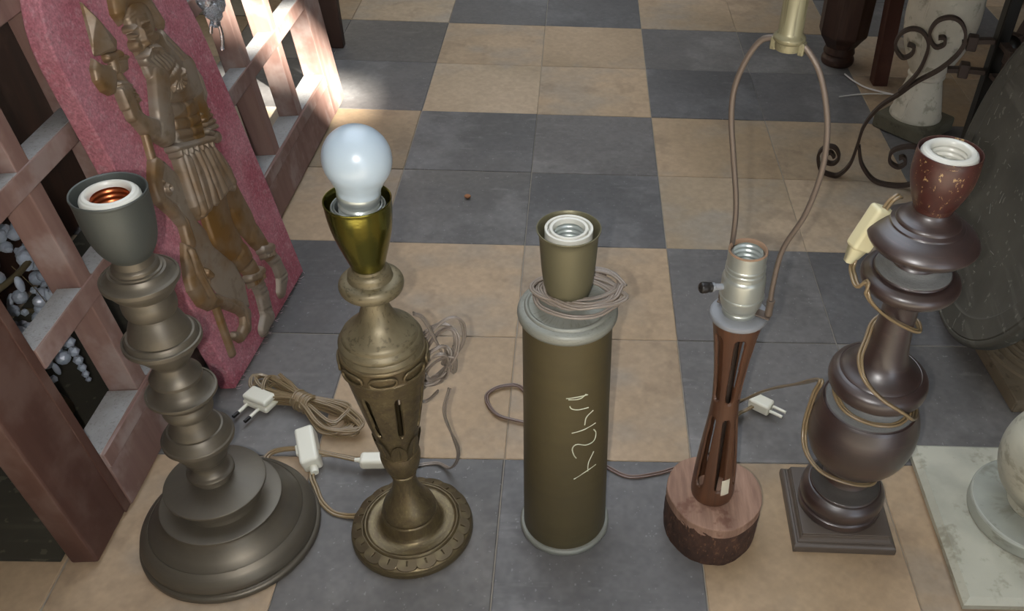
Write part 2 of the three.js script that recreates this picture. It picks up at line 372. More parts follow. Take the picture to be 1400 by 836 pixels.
// ------------------------------------------------------------------ wooden lattice panel
{
  const t = thing('lattice_panel', 'dusty reddish wooden lattice panel with a heavy post and bottom rail', 'lattice');
  const L = V3(-.025, 0, 1).normalize(), n = V3(.9945, .1045, .0249).normalize(), y = L.clone().cross(n).normalize();
  n.copy(y).cross(L);
  basis(n, y, L, V3(-.1603, 0, 0)).decompose(t.position, t.quaternion, t.scale);
  const bar = (name, x0, x1, y0, y1, z0, z1, m = M.wood, r = .0015) => {
    const g = new RoundedBoxGeometry(x1 - x0, y1 - y0, z1 - z0, 2, r); g.translate((x0 + x1) / 2, (y0 + y1) / 2, (z0 + z1) / 2);
    const h = metricUV(g, .5, rnd(), rnd());
    return obj(name, h, m, t);
  };
  const post = bar('post', -.030, -.003, .0035, .66, .0705, .1395, M.postWood, .003);
  obj('groove_strip', box(-.0035, -.0015, .004, .66, .0705, .081, .0008), M.postWood, post);
  const rail = bar('bottom_rail', -.033, 0, .0036, .0764, -.7655, .0703);
  obj('moulding', box(-.001, .0025, .058, .0755, -.7655, .0703, .001), M.wood, rail);
  bar('post', -.034, .001, .0036, .66, -.835, -.766, M.wood, .002);
  const bars = [bar('crossbar', -.024, 0, .1850, .2065, -.766, .0705), bar('crossbar', -.024, 0, .3065, .3270, -.766, .0705)];
  bar('top_rail', -.033, 0, .4245, .49, -.766, .0705);
  for (const z of [-.028, -.148, -.269, -.389, -.509, -.630]) bar('upright', -.032, -.0012, .0764, .4245, z - .0103, z + .0103);
  const dustMat = std({ map: tDust, color: 0xffffff, roughness: 1, bumpMap: tFine, bumpScale: .0008 });
  for (const [p, x0, yy] of [[rail, -.0325, .0764], [bars[0], -.0235, .2065], [bars[1], -.0235, .3270]]) {
    const sp = [.070, -.0165, -.0395, -.1375, -.1585, -.2585, -.2795, -.3785, -.3995, -.4985, -.5195, -.6195, -.6405, -.765];
    for (let i = 0; i < sp.length; i += 2) obj('dust_layer', box(x0, -.001, yy - .0002, yy + .0006, sp[i + 1], sp[i], 0, .12), dustMat, p, 'grey dust layer');
  }
  shade(t);
}

// ------------------------------------------------------------------ velvet board with the carved warrior
{
  const e = V3(.09900, 0, -.99509).normalize(), u = V3(-.17280, .98481, -.01719).normalize(), n = e.clone().cross(u).normalize();
  const mk = (o) => basis(e, u, n, V3(-.10926, 0, -.09618)).decompose(o.position, o.quaternion, o.scale);
  const b = thing('velvet_board', 'dusty red velvet covered board leaning on the wooden lattice', 'board'); mk(b);
  const sh = new THREE.Shape();
  sh.moveTo(0, .0045); sh.lineTo(.2255, .0045); sh.lineTo(.229, .12); sh.lineTo(.2295, .30); sh.bezierCurveTo(.2295, .42, .18, .50, .114, .505);
  sh.bezierCurveTo(.07, .50, .03, .465, .014, .437); sh.bezierCurveTo(0, .415, -.003, .40, -.003, .37); sh.lineTo(-.0035, .25); sh.lineTo(0, .0045);
  const bg = new THREE.ExtrudeGeometry(sh, { depth: .016, bevelEnabled: true, bevelThickness: .002, bevelSize: .002, bevelOffset: -.002, bevelSegments: 3, curveSegments: 20 });
  bg.translate(0, 0, -.018);
  obj('panel', metricUV(bg, .25), M.velvet, b);
  // loose threads along the lower edge
  const fr = [];
  for (let i = 0; i < 30; i++) { const side = i < 30, x = side ? rr(.0, .226) : .226 + rr(-.001, .001), yy = side ? .006 : rr(.005, .05), l = rr(.002, .006), a = side ? rr(-2.6, -.5) : rr(-.9, .5); fr.push(tube([[x, yy, -.002], [x + Math.cos(a) * l * .5, Math.max(.003, yy + Math.sin(a) * l * .5), .001], [x + Math.cos(a + .5) * l, Math.max(.002, yy + Math.sin(a + .5) * l), rr(.001, .005)]], .00028, 5, false, 4)); }
  const fm = obj('loose_threads', fr, std({ color: 0xb7a3a6, roughness: 1 }), b); fm.userData.kind = 'stuff';

  const w = thing('carved_warrior', 'carved bronze relief of a bearded helmeted warrior holding a spear', 'carving'); mk(w);
  const segD = (x, y, a, b2) => { const dx = b2[0] - a[0], dy = b2[1] - a[1], q = clamp(((x - a[0]) * dx + (y - a[1]) * dy) / (dx * dx + dy * dy + 1e-12), 0, 1); return [Math.hypot(x - a[0] - q * dx, y - a[1] - q * dy), q]; };
  const polyD = (x, y, P) => { let d = 1e9, inn = false; for (let i = 0, j = P.length - 1; i < P.length; j = i++) { d = Math.min(d, segD(x, y, P[j], P[i])[0]); if ((P[i][1] > y) !== (P[j][1] > y) && x < (P[j][0] - P[i][0]) * (y - P[i][1]) / (P[j][1] - P[i][1]) + P[i][0]) inn = !inn; } return inn ? d : -d; };
  const out = (f) => f * 4;
  const limb = (pts, z, k = .8) => (x, y) => {        // pts [x, y, r]: a rounded limb
    let best = -1e9;
    for (let i = 1; i < pts.length; i++) { const [d, q] = segD(x, y, pts[i - 1], pts[i]), r = mix(pts[i - 1][2], pts[i][2], q), f = r - d; const h = f < 0 ? out(f) : z * Math.min(1, Math.sqrt(f / .003)) + k * Math.sqrt(Math.max(0, f * (2 * r - f))); best = best < -1 ? h : smax(best, h, .0035); }
    return best;
  };
  const slab = (P, z, edge = .004, bulge = 0) => (x, y) => { const f = polyD(x, y, P); if (f < 0) return out(f); const q = 1 - Math.min(f / edge, 1); return z * Math.sqrt(1 - q * q) + bulge * Math.sqrt(f); };
  const groove = (pts, wd, dep) => ({ g: (x, y) => { let d = 1e9; for (let i = 1; i < pts.length; i++) d = Math.min(d, segD(x, y, pts[i - 1], pts[i])[0]); return dep * Math.exp(-((d / wd) ** 2)); } });
  const smax = (a, b2, k) => { const h = clamp(.5 + .5 * (a - b2) / k, 0, 1); return mix(b2, a, h) + k * h * (1 - h); };
  const cGold = new THREE.Color(0x77572b), cDust = new THREE.Color(0x8c7f70), cDark = new THREE.Color(0x54401f), cc = new THREE.Color();
  const bronzeMat = std({ vertexColors: true, metalness: .3, roughness: .42, bumpMap: tFine, bumpScale: .0002 });
  function relief(name, prims, cuts, [x0, x1, y0, y1], parent, dust = .5, res = .0009, base = 0, k = .003, label) {
    const nx = Math.ceil((x1 - x0) / res), ny = Math.ceil((y1 - y0) / res), pos = [], idx = [], col = [], uv = [], hh = [];
    for (let j = 0; j <= ny; j++) for (let i = 0; i <= nx; i++) {
      const x = mix(x0, x1, i / nx), yv = mix(y0, y1, j / ny); let h = -1;
      for (const p of prims) { const v = p(x, yv); h = h < -.03 ? Math.max(h, v) : v < -.03 ? h : smax(h, v, k); }
      if (h > 0) for (const c of cuts) h -= c.g(x, yv) * 1.35;
      h = Math.max(h, -.004);
      hh.push(h); pos.push(x, yv, h > 0 ? (base + h) * .48 : h * .3); uv.push(x / .2, yv / .2);
      const nz = fbm(x / .25 + .13, yv / .25 + .4, 9, 9, 4, .6);
      cc.copy(cGold).lerp(cDust, clamp((dust.call ? dust(x, yv) : dust) + (nz - .5) * 1.5, 0, 1)).lerp(cDark, clamp((fbm(x / .25, yv / .25, 31, 31, 3) - .62) * 2, 0, .3));
      col.push(cc.r, cc.g, cc.b);
    }
    for (let j = 0; j < ny; j++) for (let i = 0; i < nx; i++) { const a = j * (nx + 1) + i, b2 = a + 1, c = a + nx + 1, d = c + 1; if (Math.max(hh[a], hh[b2], hh[d]) > -.0035) idx.push(a, b2, d); if (Math.max(hh[a], hh[d], hh[c]) > -.0035) idx.push(a, d, c); }
    const g = new THREE.BufferGeometry(); g.setAttribute('position', new THREE.Float32BufferAttribute(pos, 3)); g.setAttribute('uv', new THREE.Float32BufferAttribute(uv, 2)); g.setAttribute('color', new THREE.Float32BufferAttribute(col, 3)); g.setIndex(idx); g.computeVertexNormals();
    return obj(name, g, bronzeMat, parent, label);
  }
  // body: head, torso, arms and legs in one surface
  const face = [.1215, .3665];
  const body = relief('figure', [
    limb([[.1255, .379, .0215], [.117, .358, .0185]], .008, .62),                                // head
    limb([[.1135, .375, .0030], [.1105, .366, .0042], [.1125, .362, .0050]], .0245, .8),         // nose
    limb([[.101, .3790, .0030], [.109, .3795, .0032]], .0225, .7), limb([[.118, .3785, .0032], [.130, .3760, .0034]], .0225, .7),   // brows
    limb([[.1035, .3725, .0026], [.1065, .3722, .0026]], .0205, .6), limb([[.1215, .3705, .0027], [.1255, .3698, .0027]], .0205, .6), // eyes
    limb([[.101, .3640, .0055], [.104, .3600, .005]], .0165, .6), limb([[.124, .362, .007], [.133, .360, .007]], .0155, .6),          // cheeks
    limb([[.108, .3500, .0022], [.1165, .3495, .0024]], .0215, .7),                              // lip
    limb([[.130, .335, .031], [.137, .300, .029], [.122, .262, .027], [.115, .235, .026]], .006, .42),   // trunk
    limb([[.114, .318, .015], [.142, .306, .016]], .011, .5),                                    // chest
    limb([[.116, .326, .0155], [.094, .297, .0155], [.083, .280, .0140]], .010, .85),            // raised upper arm
    limb([[.083, .280, .0140], [.061, .300, .0105], [.052, .318, .0082]], .009, .85),            // forearm
    limb([[.168, .312, .015], [.164, .285, .013], [.161, .262, .010]], .006, .8),                // other arm
    limb([[.109, .195, .026], [.097, .155, .0250], [.111, .108, .0155]], .007, .66),             // near thigh
    limb([[.111, .110, .0160], [.118, .078, .0115], [.117, .050, .0110]], .010, .8),             // knee and shin
    limb([[.117, .050, .0120], [.108, .022, .0125], [.090, .0165, .0095]], .008, .6),            // foot
    limb([[.142, .180, .021], [.148, .135, .0195], [.153, .108, .0140]], .003, .6),              // far thigh
    limb([[.153, .110, .0145], [.163, .080, .0105], [.172, .058, .0105]], .006, .75),
    limb([[.172, .058, .0105], [.171, .036, .0120], [.156, .0235, .0090]], .007, .6),
  ], [
    groove([[.100, .3755], [.109, .3758]], .0014, .0030), groove([[.118, .3740], [.129, .3722]], .0014, .0030),
    groove([[.100, .3695], [.108, .3692]], .0010, .0018), groove([[.119, .3675], [.128, .3660]], .0010, .0018),
    groove([[.1145, .383], [.1135, .376]], .0013, .0022), groove([[.1015, .356], [.108, .3625]], .0012, .0026), groove([[.118, .3625], [.1225, .357], [.1205, .350]], .0013, .0026),
    groove([[.106, .3525], [.1125, .3540], [.119, .3520]], .0011, .0032),
    groove([[.101, .386], [.115, .387], [.130, .3835]], .0010, .0012), groove([[.103, .3895], [.118, .3905]], .001, .0010),
    groove([[.132, .290], [.120, .252]], .0020, .0030), groove([[.106, .284], [.126, .276], [.146, .270]], .0018, .0032), groove([[.102, .274], [.122, .266], [.144, .260]], .0018, .0032), groove([[.099, .265], [.118, .257], [.140, .251]], .0018, .0030),
    groove([[.110, .300], [.128, .292], [.150, .285]], .0024, .004), groove([[.101, .276], [.108, .302], [.118, .312]], .0022, .005), groove([[.070, .284], [.078, .293]], .0015, .0015),
    groove([[.088, .114], [.108, .118]], .002, .0018), groove([[.102, .096], [.124, .096]], .0024, .004), groove([[.128, .160], [.128, .110]], .0020, .006),
    ...[0, 1, 2].map((i) => groove([[.110, .066 - i * .006], [.126, .061 - i * .006]], .0012, .0022)),
    ...[0, 1, 2].map((i) => groove([[.098 + i * .005, .037 - i * .004], [.116 + i * .002, .030 - i * .004]], .0011, .0020)),
    groove([[.080, .0125], [.112, .0105]], .0012, .003),
    ...[0, 1, 2].map((i) => groove([[.158 + i * .002, .073 - i * .006], [.178, .070 - i * .007]], .0012, .0022)),
    ...[0, 1].map((i) => groove([[.161, .040 - i * .006], [.178, .036 - i * .006]], .0011, .0020)),
  ], [.036, .192, .004, .405], w, (x, y) => y < .068 ? .95 : y < .2 ? .12 : y < .285 && x > .1 ? .2 : y > .34 ? .4 : .6, .0008);
  // the hand round the spear: palm, four finger rolls, thumb
  relief('hand', [
    limb([[.052, .316, .0085], [.056, .338, .0105]], .010, .7),
    ...[0, 1, 2, 3].map((i) => limb([[.051 + i * .0012, .3475 - i * .0052, .0030], [.0605 + i * .0018, .3435 - i * .0058, .0031], [.0655 + i * .0010, .3395 - i * .0056, .0028]], .0155 - i * .0004, .9)),
    limb([[.047, .326, .0042], [.049, .342, .0036]], .014, .8),
  ], [], [.036, .076, .302, .356], w, .5, .0006, .001, .0008);
  relief('fist', [...[0, 1, 2, 3].map((i) => limb([[.153 + i * .0014, .266 - i * .0066, .0036], [.166 + i * .0010, .2640 - i * .0068, .0038], [.172 + i * .0006, .262 - i * .0068, .0032]], .009, .8)), limb([[.152, .246, .004], [.160, .240, .004]], .010, .8)], [], [.146, .180, .232, .274], w, .6, .0007, .001, .0008);
  relief('sword_hilt', [limb([[.148, .240, .0035], [.166, .233, .004]], .006, .7), limb([[.168, .2315, .0068], [.169, .231, .0068]], .005, .8)], [groove([[.1615, .240], [.159, .229]], .001, .002)], [.140, .180, .220, .246], w, .55, .0007);
  relief('helmet', [slab([[.096, .385], [.092, .398], [.099, .412], [.110, .424], [.130, .426], [.148, .414], [.156, .392], [.163, .364], [.154, .356], [.149, .366], [.141, .384], [.132, .389], [.114, .394]], .017, .012, .035)], [groove([[.098, .390], [.114, .398], [.133, .394], [.146, .386], [.155, .364]], .0012, .0016)], [.086, .170, .350, .432], w, .38, .0009, .002);
  relief('beard', [limb([[.106, .3475, .007], [.122, .343, .015], [.132, .325, .018], [.136, .314, .016]], .013, .45), limb([[.102, .3530, .0034], [.110, .3560, .0032]], .024, .7), limb([[.1135, .3560, .0032], [.124, .3520, .0038], [.128, .345, .003]], .024, .7),
    ...[0, 1, 2, 3, 4, 5, 6].map((i) => { const a = -2.7 + i * .42, cx = .134, cy = .3165, l = .0165; return limb([[cx + Math.cos(a) * l * .35, cy + Math.sin(a) * l * .35, .0036], [cx + Math.cos(a) * l * .8, cy + Math.sin(a) * l * .7, .0042], [cx + Math.cos(a + .25) * l * 1.1, cy + Math.sin(a + .25) * l * .85, .0026]], .020, .8); })],
    [...[0, 1, 2, 3, 4, 5].map((i) => groove([[.108 + i * .0052, .3465 - i * .0004], [.114 + i * .0056, .336], [.117 + i * .006, .324]], .0009, .0022)), groove([[.116, .3270], [.128, .3245], [.142, .3270]], .0024, .006)], [.092, .166, .290, .364], w, .72, .0007, .003, .0014);
  relief('cloak', [slab([[.153, .361], [.166, .340], [.178, .318], [.185, .296], [.181, .276], [.168, .268], [.160, .276], [.170, .298], [.162, .318], [.146, .336], [.136, .342], [.143, .356]], .013, .007, .02)],
    [groove([[.150, .350], [.164, .328], [.175, .302], [.172, .280]], .0013, .0022), groove([[.144, .345], [.158, .328], [.168, .306]], .0012, .002)], [.128, .192, .262, .368], w, .72, .0009, .002);
  // kilt with hanging folds and a scalloped belt
  relief('kilt', [slab([[.080, .262], [.108, .252], [.142, .240], [.152, .222], [.158, .200], [.157, .180], [.146, .172], [.134, .180], [.120, .178], [.108, .178], [.090, .181], [.068, .184], [.065, .202], [.072, .230]], .023, .009, .02)],
    [...[[.086, .070, .0], [.096, .080, .002], [.104, .092, .004], [.113, .106, .003], [.121, .119, .001], [.130, .131, -.002], [.138, .144, -.003], [.144, .152, -.002]].map(([x0, x1, bow], i) => groove([[x0, .256 - i * .0026], [mix(x0, x1, .4) + bow, .230 - i * .002], [mix(x0, x1, .8) + bow, .203], [x1, .181]], i % 2 ? .0019 : .0014, i % 2 ? .0058 : .0040)),
      ...[[.091, .076], [.109, .100], [.126, .126], [.141, .149]].map(([x0, x1]) => ({ g: (x, y) => -groove([[x0, .245], [mix(x0, x1, .6), .212], [x1, .186]], .0034, .0030).g(x, y) })), groove([[.066, .190], [.090, .186], [.108, .183], [.134, .184], [.154, .181]], .0012, .0014)], [.058, .166, .164, .270], w, .66, .0008, .002);
  relief('belt', [limb([[.079, .264, .0042], [.108, .2535, .0045], [.144, .2405, .0045]], .026, .7), ...[0, 1, 2, 3, 4, 5, 6].map((i) => limb([[.082 + i * .0095, .2590 - i * .0034, .0045], [.081 + i * .0095, .2560 - i * .0034, .0045]], .0245, .6))], [], [.068, .156, .226, .276], w, .75, .0008, .002, .001);
  for (const [a, b2] of [[[.104, .082], [.131, .074]], [[.151, .090], [.170, .081]]]) relief('boot_cuff', [limb([[a[0], a[1], .006], [(a[0] + b2[0]) / 2, (a[1] + b2[1]) / 2 - .002, .0068], [b2[0], b2[1], .006]], .016, .7), ...[0, 1, 2, 3].map((i) => limb([[mix(a[0], b2[0], i / 3), mix(a[1], b2[1], i / 3) - .005, .0035], [mix(a[0], b2[0], i / 3) - .001, mix(a[1], b2[1], i / 3) - .010, .0032]], .015, .6))], [], [a[0] - .012, b2[0] + .012, b2[1] - .022, a[1] + .012], w, .65, .0008, .002, .0012);
  // spear: faceted head, collar and shaft
  const sp = relief('spear_shaft', [limb([[.0600, .362, .0042], [.066, .335, .0048], [.060, .300, .0052], [.0445, .256, .0055]], .007, .9)], [], [.034, .076, .244, .372], w, .3, .0008);
  relief('spear_butt', [limb([[.034, .108, .0060], [.020, .040, .0058]], .006, .9)], [], [.010, .044, .030, .118], w, .35, .0008);
  relief('spear_head', [(x, y) => { const P = [[.061, .421], [.082, .377], [.071, .369], [.044, .378]], f = polyD(x, y, P); if (f < 0) return out(f); const r1 = segD(x, y, [.061, .421], [.066, .377])[0]; return Math.min(.018 - r1 * .85, f * 2.4 + .003, .006 + Math.max(0, y - .368) * 1.9); }], [], [.036, .090, .360, .428], w, .72, .0007, .001);
  relief('spear_collar', [limb([[.057, .3705, .0045], [.076, .3660, .0045]], .009, .8), limb([[.060, .358, .0055], [.064, .366, .0055]], .008, .7)], [], [.048, .086, .348, .378], w, .4, .0007, .001);
  relief('axe_blade', [slab([[.039, .378], [.030, .371], [.026, .362], [.029, .350], [.036, .343], [.043, .341], [.0505, .346], [.0595, .357], [.053, .3655], [.046, .369]], .011, .006, .025)], [], [.020, .066, .334, .384], w, .4, .0007, .001);
  relief('axe_fluke', [slab([[.066, .368], [.077, .366], [.089, .3595], [.080, .3555], [.076, .350], [.066, .350], [.058, .3535]], .010, .004, .025)], [groove([[.066, .3635], [.082, .3585]], .0012, .002)], [.050, .096, .342, .376], w, .45, .0007, .001);
  // scroll ornament and panel at the foot of the spear
  relief('scroll_panel', [slab([[.050, .266], [.066, .258], [.076, .236], [.068, .203], [.070, .184], [.096, .118], [.098, .082], [.086, .054], [.062, .072], [.048, .092], [.042, .120], [.040, .167], [.044, .190], [.052, .214], [.040, .232], [.038, .252]], .006, .004)], [], [.026, .106, .046, .274], w, .95, .0012, 0);
  relief('scroll_band', [limb([[.048, .262, .010], [.034, .251, .008], [.030, .236, .0075], [.040, .216, .0075], [.046, .196, .0072], [.040, .176, .0085]], .009, .7), limb([[.049, .236, .0078], [.0495, .2355, .0078]], .010, .5), limb([[.034, .248, .006], [.044, .2455, .004]], .011, .6)],
    [{ g: (x, y) => { const d = Math.hypot(x - .049, y - .236); return .006 * Math.exp(-((d / .0022) ** 2)) + .004 * Math.exp(-(((d - .0062) / .0011) ** 2)); } }, groove([[.040, .224], [.047, .204], [.044, .182]], .0012, .0012)], [.016, .066, .160, .278], w, .4, .0008, .002);
  relief('scroll_leaf', [slab([[.030, .183], [.018, .170], [.008, .154], [.003, .140], [.006, .118], [.018, .102], [.038, .092], [.048, .096], [.038, .110], [.037, .122], [.046, .134], [.044, .142], [.038, .136], [.042, .168]], .013, .008, .045), limb([[.040, .137, .0055], [.043, .131, .005]], .014, .8)],
    [groove([[.028, .174], [.020, .150], [.020, .120]], .0016, .003), groove([[.037, .168], [.031, .140], [.034, .112]], .0014, .003), { g: (x, y) => -groove([[.034, .176], [.026, .146], [.028, .112]], .0028, .003).g(x, y) }], [-.004, .056, .086, .190], w, .45, .0008, .002);
  relief('scroll_tail', [limb([[.036, .104, .0065], [.050, .088, .0075], [.066, .070, .0085], [.071, .056, .0085], [.060, .044, .0085], [.044, .043, .0065], [.036, .052, .0045]], .008, .75)], [groove([[.040, .102], [.056, .084], [.068, .064], [.062, .048]], .0012, .0018)], [.024, .084, .030, .116], w, .5, .0008, .002);
  shade(w);
}

// ------------------------------------------------------------------ lamp 1: turned bronze candlestick
{
  const t = thing('table_lamp', 'tall dark bronze candlestick lamp with stacked turned rings, no bulb', 'lamp', [-.0567, 0, .0980]);
  obj('base', lathe([[.001, 0], [.0815, 0], [.083, .0014, .0006], [.083, .0056, .0012], [.0815, .0070], [.0800, .0074], [.0792, .0086], [.0796, .0106], [.0806, .0120, .0008], [.0800, .0165, .003], [.0760, .0235, .006], [.0702, .0276], [.0698, .0270], [.0694, .0276], [.0690, .0284], [.0635, .0330], [.0575, .0385], [.0532, .0455, .002], [.0530, .0478], [.0546, .0482, .0004], [.0546, .0500, .0004], [.0530, .0505], [.0395, .0510], [.0360, .0514], [.0352, .0560, .002], [.0362, .0640, .003], [.0400, .0700], [.0449, .0716, .0004], [.0449, .0738, .0005], [.0430, .0745], [.0170, .0815], [.001, .082]], 96), M.bronze, t);
  obj('stem', lathe([
    [.0172, .0800], [.0165, .0822], [.0166, .0868], [.0196, .0880], [.0207, .0884, .0003], [.0207, .0918, .0003], ...smooth([[.0196, .0926], [.0170, .0942], [.0148, .0975], [.0142, .1010]]), [.0146, .1030], [.0170, .1060], [.0172, .1075], [.0192, .1105], [.0194, .1120], ...smooth([[.0212, .1155], [.0244, .1225], [.0268, .1305]]), [.0278, .1318], [.0303, .1326, .0003], [.0303, .1364, .0003], [.0288, .1374],
    ...smooth([[.0278, .1394], [.0256, .1432], [.0232, .1462]]), [.0216, .1466], [.0214, .1478], ...smooth([[.0204, .1500], [.0180, .1552], [.0162, .1618]]), [.0160, .1640], [.0186, .1648], ...smooth([[.0198, .1662], [.0207, .1694], [.0205, .1732], [.0192, .1762]]), [.0188, .1784], [.0216, .1800], ...smooth([[.0228, .1822], [.0244, .1850], [.0256, .1880]]), [.0287, .1886, .0003], [.0287, .1914, .0003], [.0270, .1918], [.0268, .1906], [.0258, .1910], ...smooth([[.0240, .1920], [.0205, .1950], [.0180, .1996]]), [.0168, .2024], [.0190, .2044],
    [.0208, .2050, .0003], [.0208, .2082, .0003], ...smooth([[.0196, .2092], [.0170, .2125], [.0150, .2165], [.0138, .2212]]), [.0142, .2232], [.0166, .2262], ...smooth([[.0184, .2290], [.0222, .2350], [.0256, .2425]]), [.0270, .2440], [.0301, .2448, .0003], [.0301, .2488, .0003], [.0286, .2494], [.0282, .2486], [.0278, .2494], [.0268, .2520], [.0256, .2532], [.0240, .2534], [.0238, .2548], ...smooth([[.0232, .2568], [.0220, .2610], [.0196, .2670], [.0168, .2724]]), [.0162, .2748], [.0186, .2756], ...smooth([[.0194, .2770], [.0201, .2810], [.0201, .2860], [.0190, .2905]]), [.0186, .2928], [.0215, .2950], ...smooth([[.0230, .2970], [.0252, .3010], [.0262, .3046]]), [.0286, .3054, .0003], [.0286, .3090, .0003], [.0268, .3100], [.0264, .3092], ...smooth([[.0254, .3098], [.0226, .3122], [.0206, .3152]]), [.0188, .3156], [.0186, .3168], [.0170, .3174], [.0168, .3200, .0004], [.0158, .3212], [.0146, .3220], [.0142, .3300], [.001, .3300],
  ], 80, .42), M.bronze, t);
  obj('cup', lathe([[.001, .3270], [.0135, .3272, .001], ...smooth([[.0150, .3285], [.0196, .3360], [.0230, .3470], [.0248, .3610], [.0254, .3740], [.0258, .3800]]), [.0263, .3815, .0006], [.0258, .3828, .0004], [.0246, .3822, .0004], ...smooth([[.0240, .3740], [.0234, .361], [.0215, .347], [.018, .337]]), [.001, .335]], 72), M.bronzeCup, t, 'dark grey metal cup');
  holder(t, .3815, { outer: .0206, inner: .0134, sleeve: M.copper });
  const c = obj('cord', flex([[.006, .004, -.079], [.012, .006, -.096], [.035, .011, -.098], [.060, .013, -.093], [.085, .013, -.087], [.108, .012, -.082]], .0016, 60), M.cordGold, t);
  obj('plug', [new RoundedBoxGeometry(.030, .013, .016, 3, .004).rotateY(.03).translate(.124, .0135, -.081), new THREE.CylinderGeometry(.0022, .0034, .008, 12).rotateZ(Math.PI / 2).translate(.107, .0125, -.082), ...[-.004, .004].map((z) => new THREE.CylinderGeometry(.002, .002, .018, 10).rotateZ(Math.PI / 2).translate(.146, .0135, -.081 + z))].map((g) => g), M.plug, c, 'white two pin plug');
  shade(t);
}

// ------------------------------------------------------------------ lamp 2: antique gold vase lamp with a bulb
{
  const t = thing('table_lamp', 'antique gold vase shaped lamp with a round frosted bulb', 'lamp', [.1170, 0, .0943]);
  t.rotation.z = .006;
  obj('base', lathe([[.001, 0], [.0570, 0], [.0585, .0015, .001], [.0586, .0065, .0015], [.0578, .0085], [.0576, .0102, .0012], [.0560, .0112], [.0460, .0150], [.0452, .0166], [.0444, .0176, .0008], [.0432, .0172], [.0425, .0160], ...smooth([[.0410, .0152], [.035, .0150], [.0305, .0162], [.0284, .0190]]), [.0278, .0205], [.0268, .0318, .001], [.0256, .0330], [.001, .033]], 96), M.antique, t);
  for (let i = 0; i < 18; i++) {                       // scalloped petals round the base
    const a = i / 18 * Math.PI * 2 + .06;
    const s = new THREE.Shape(); s.moveTo(-.0056, .0105); s.lineTo(-.0058, .0050); s.bezierCurveTo(-.0058, .0015, -.003, -.0002, 0, -.0002); s.bezierCurveTo(.003, -.0002, .0058, .0015, .0058, .0050); s.lineTo(.0056, .0105); s.closePath();
    s.holes.push(new THREE.Path([[-.0008, .0095], [.0008, .0095], [.0006, .0040], [-.0006, .0040]].map((p) => new THREE.Vector2(...p))));
    const g = new THREE.ExtrudeGeometry(s, { depth: .0010, bevelEnabled: true, bevelThickness: .0006, bevelSize: .0005, bevelSegments: 2, curveSegments: 6 });
    g.scale(1.55, 1, 1.1); g.rotateX(-Math.PI / 2); g.rotateX(.36); g.translate(0, .0106, .0562); g.rotateY(a);
    obj('petal', g, M.antique, t);
  }
  obj('bell', lathe([[.0250, .0325], [.0254, .0338], [.0256, .0355, .001], ...smooth([[.0250, .0385], [.0225, .0455], [.0175, .0540], [.0132, .0640], [.0108, .0760], [.0102, .0835]]), [.0116, .0840, .0003], [.0117, .0862, .0005], [.0104, .0872], [.0106, .0886], ...smooth([[.0120, .0905], [.0150, .0950], [.0172, .1040], [.0181, .1110], [.0172, .1172]]), [.0140, .1184], [.001, .119]], 64), M.antique, t);
  const vaseTab = [[.0146, .117], [.0168, .126], [.0190, .138], [.0212, .149], [.0240, .163], [.0270, .180], [.0298, .197], [.0320, .211], [.0336, .221], [.0343, .229], [.0344, .238]];
  const vs = smooth(vaseTab, 5), VR = interp(vs);
  // the vase wall with six real slots cut into it
  {
    const nu = 280, nv = 130, pos = [], idx = [], uv = [], open = [];
    for (let j = 0; j <= nv; j++) for (let i = 0; i <= nu; i++) {
      const h = mix(.117, .238, j / nv), th = i / nu * Math.PI * 2, r0 = VR(h);
      let cut = 0;
      for (let k = 0; k < 7; k++) { const c0 = .445 + k * Math.PI * 2 / 7; let d = Math.atan2(Math.sin(th - c0), Math.cos(th - c0)) * r0; const v = (h - .152) / (.206 - .152); if (v > 0 && v < 1) { const wd = capsuleWidth(.0029, .10)(v); cut = Math.max(cut, sstep(wd + .0003, wd - .0007, Math.abs(d))); } }
      const r = r0 - cut * .0022; open.push(cut > .55);
      pos.push(r * Math.sin(th), h, r * Math.cos(th)); uv.push(i / nu, j / nv);
    }
    for (let j = 0; j < nv; j++) for (let i = 0; i < nu; i++) { const a = j * (nu + 1) + i; if (!(open[a] && open[a + 1] && open[a + nu + 1])) idx.push(a, a + 1, a + nu + 1); if (!(open[a + 1] && open[a + nu + 2] && open[a + nu + 1])) idx.push(a + 1, a + nu + 2, a + nu + 1); }
    const g = new THREE.BufferGeometry(); g.setAttribute('position', new THREE.Float32BufferAttribute(pos, 3)); g.setAttribute('uv', new THREE.Float32BufferAttribute(uv, 2)); g.setIndex(idx); g.computeVertexNormals();
    obj('vase', g, M.antique, t);
    obj('centre_rod', new THREE.CylinderGeometry(.0055, .0055, .120, 20).translate(0, .178, 0), M.antique, t);
  }
  for (let k = 0; k < 8; k++) {                        // calyx of leaves, alternate tall and short
    const th = .2 + k * Math.PI / 4, tall = k % 2, top = tall ? .147 : .141;
    obj('leaf', patch(VR, th, .1175, top, (v) => .0066 * Math.sqrt(Math.max(0, 1 - v ** 3)) * (v < .15 ? .75 + v : 1), (u, v) => .0010 + .0012 * u * u * (1 - v * .6) + .0004 * v * v - .0016 * Math.exp(-((u / .13) ** 2)) * sstep(.05, .2, v) * sstep(.85, .6, v), 26, 18), M.antique, t);
  }
  obj('band', lathe([[VR(.2215), .2215], [.0352, .2225, .0004], [.0354, .2236], [.0346, .2246], [.0330, .2252], [.0330, .2352], [.0346, .2360], [.0352, .2368], [.0354, .2380], [.0348, .2392], [.0338, .2400], [.001, .24]], 72), M.antique, t);
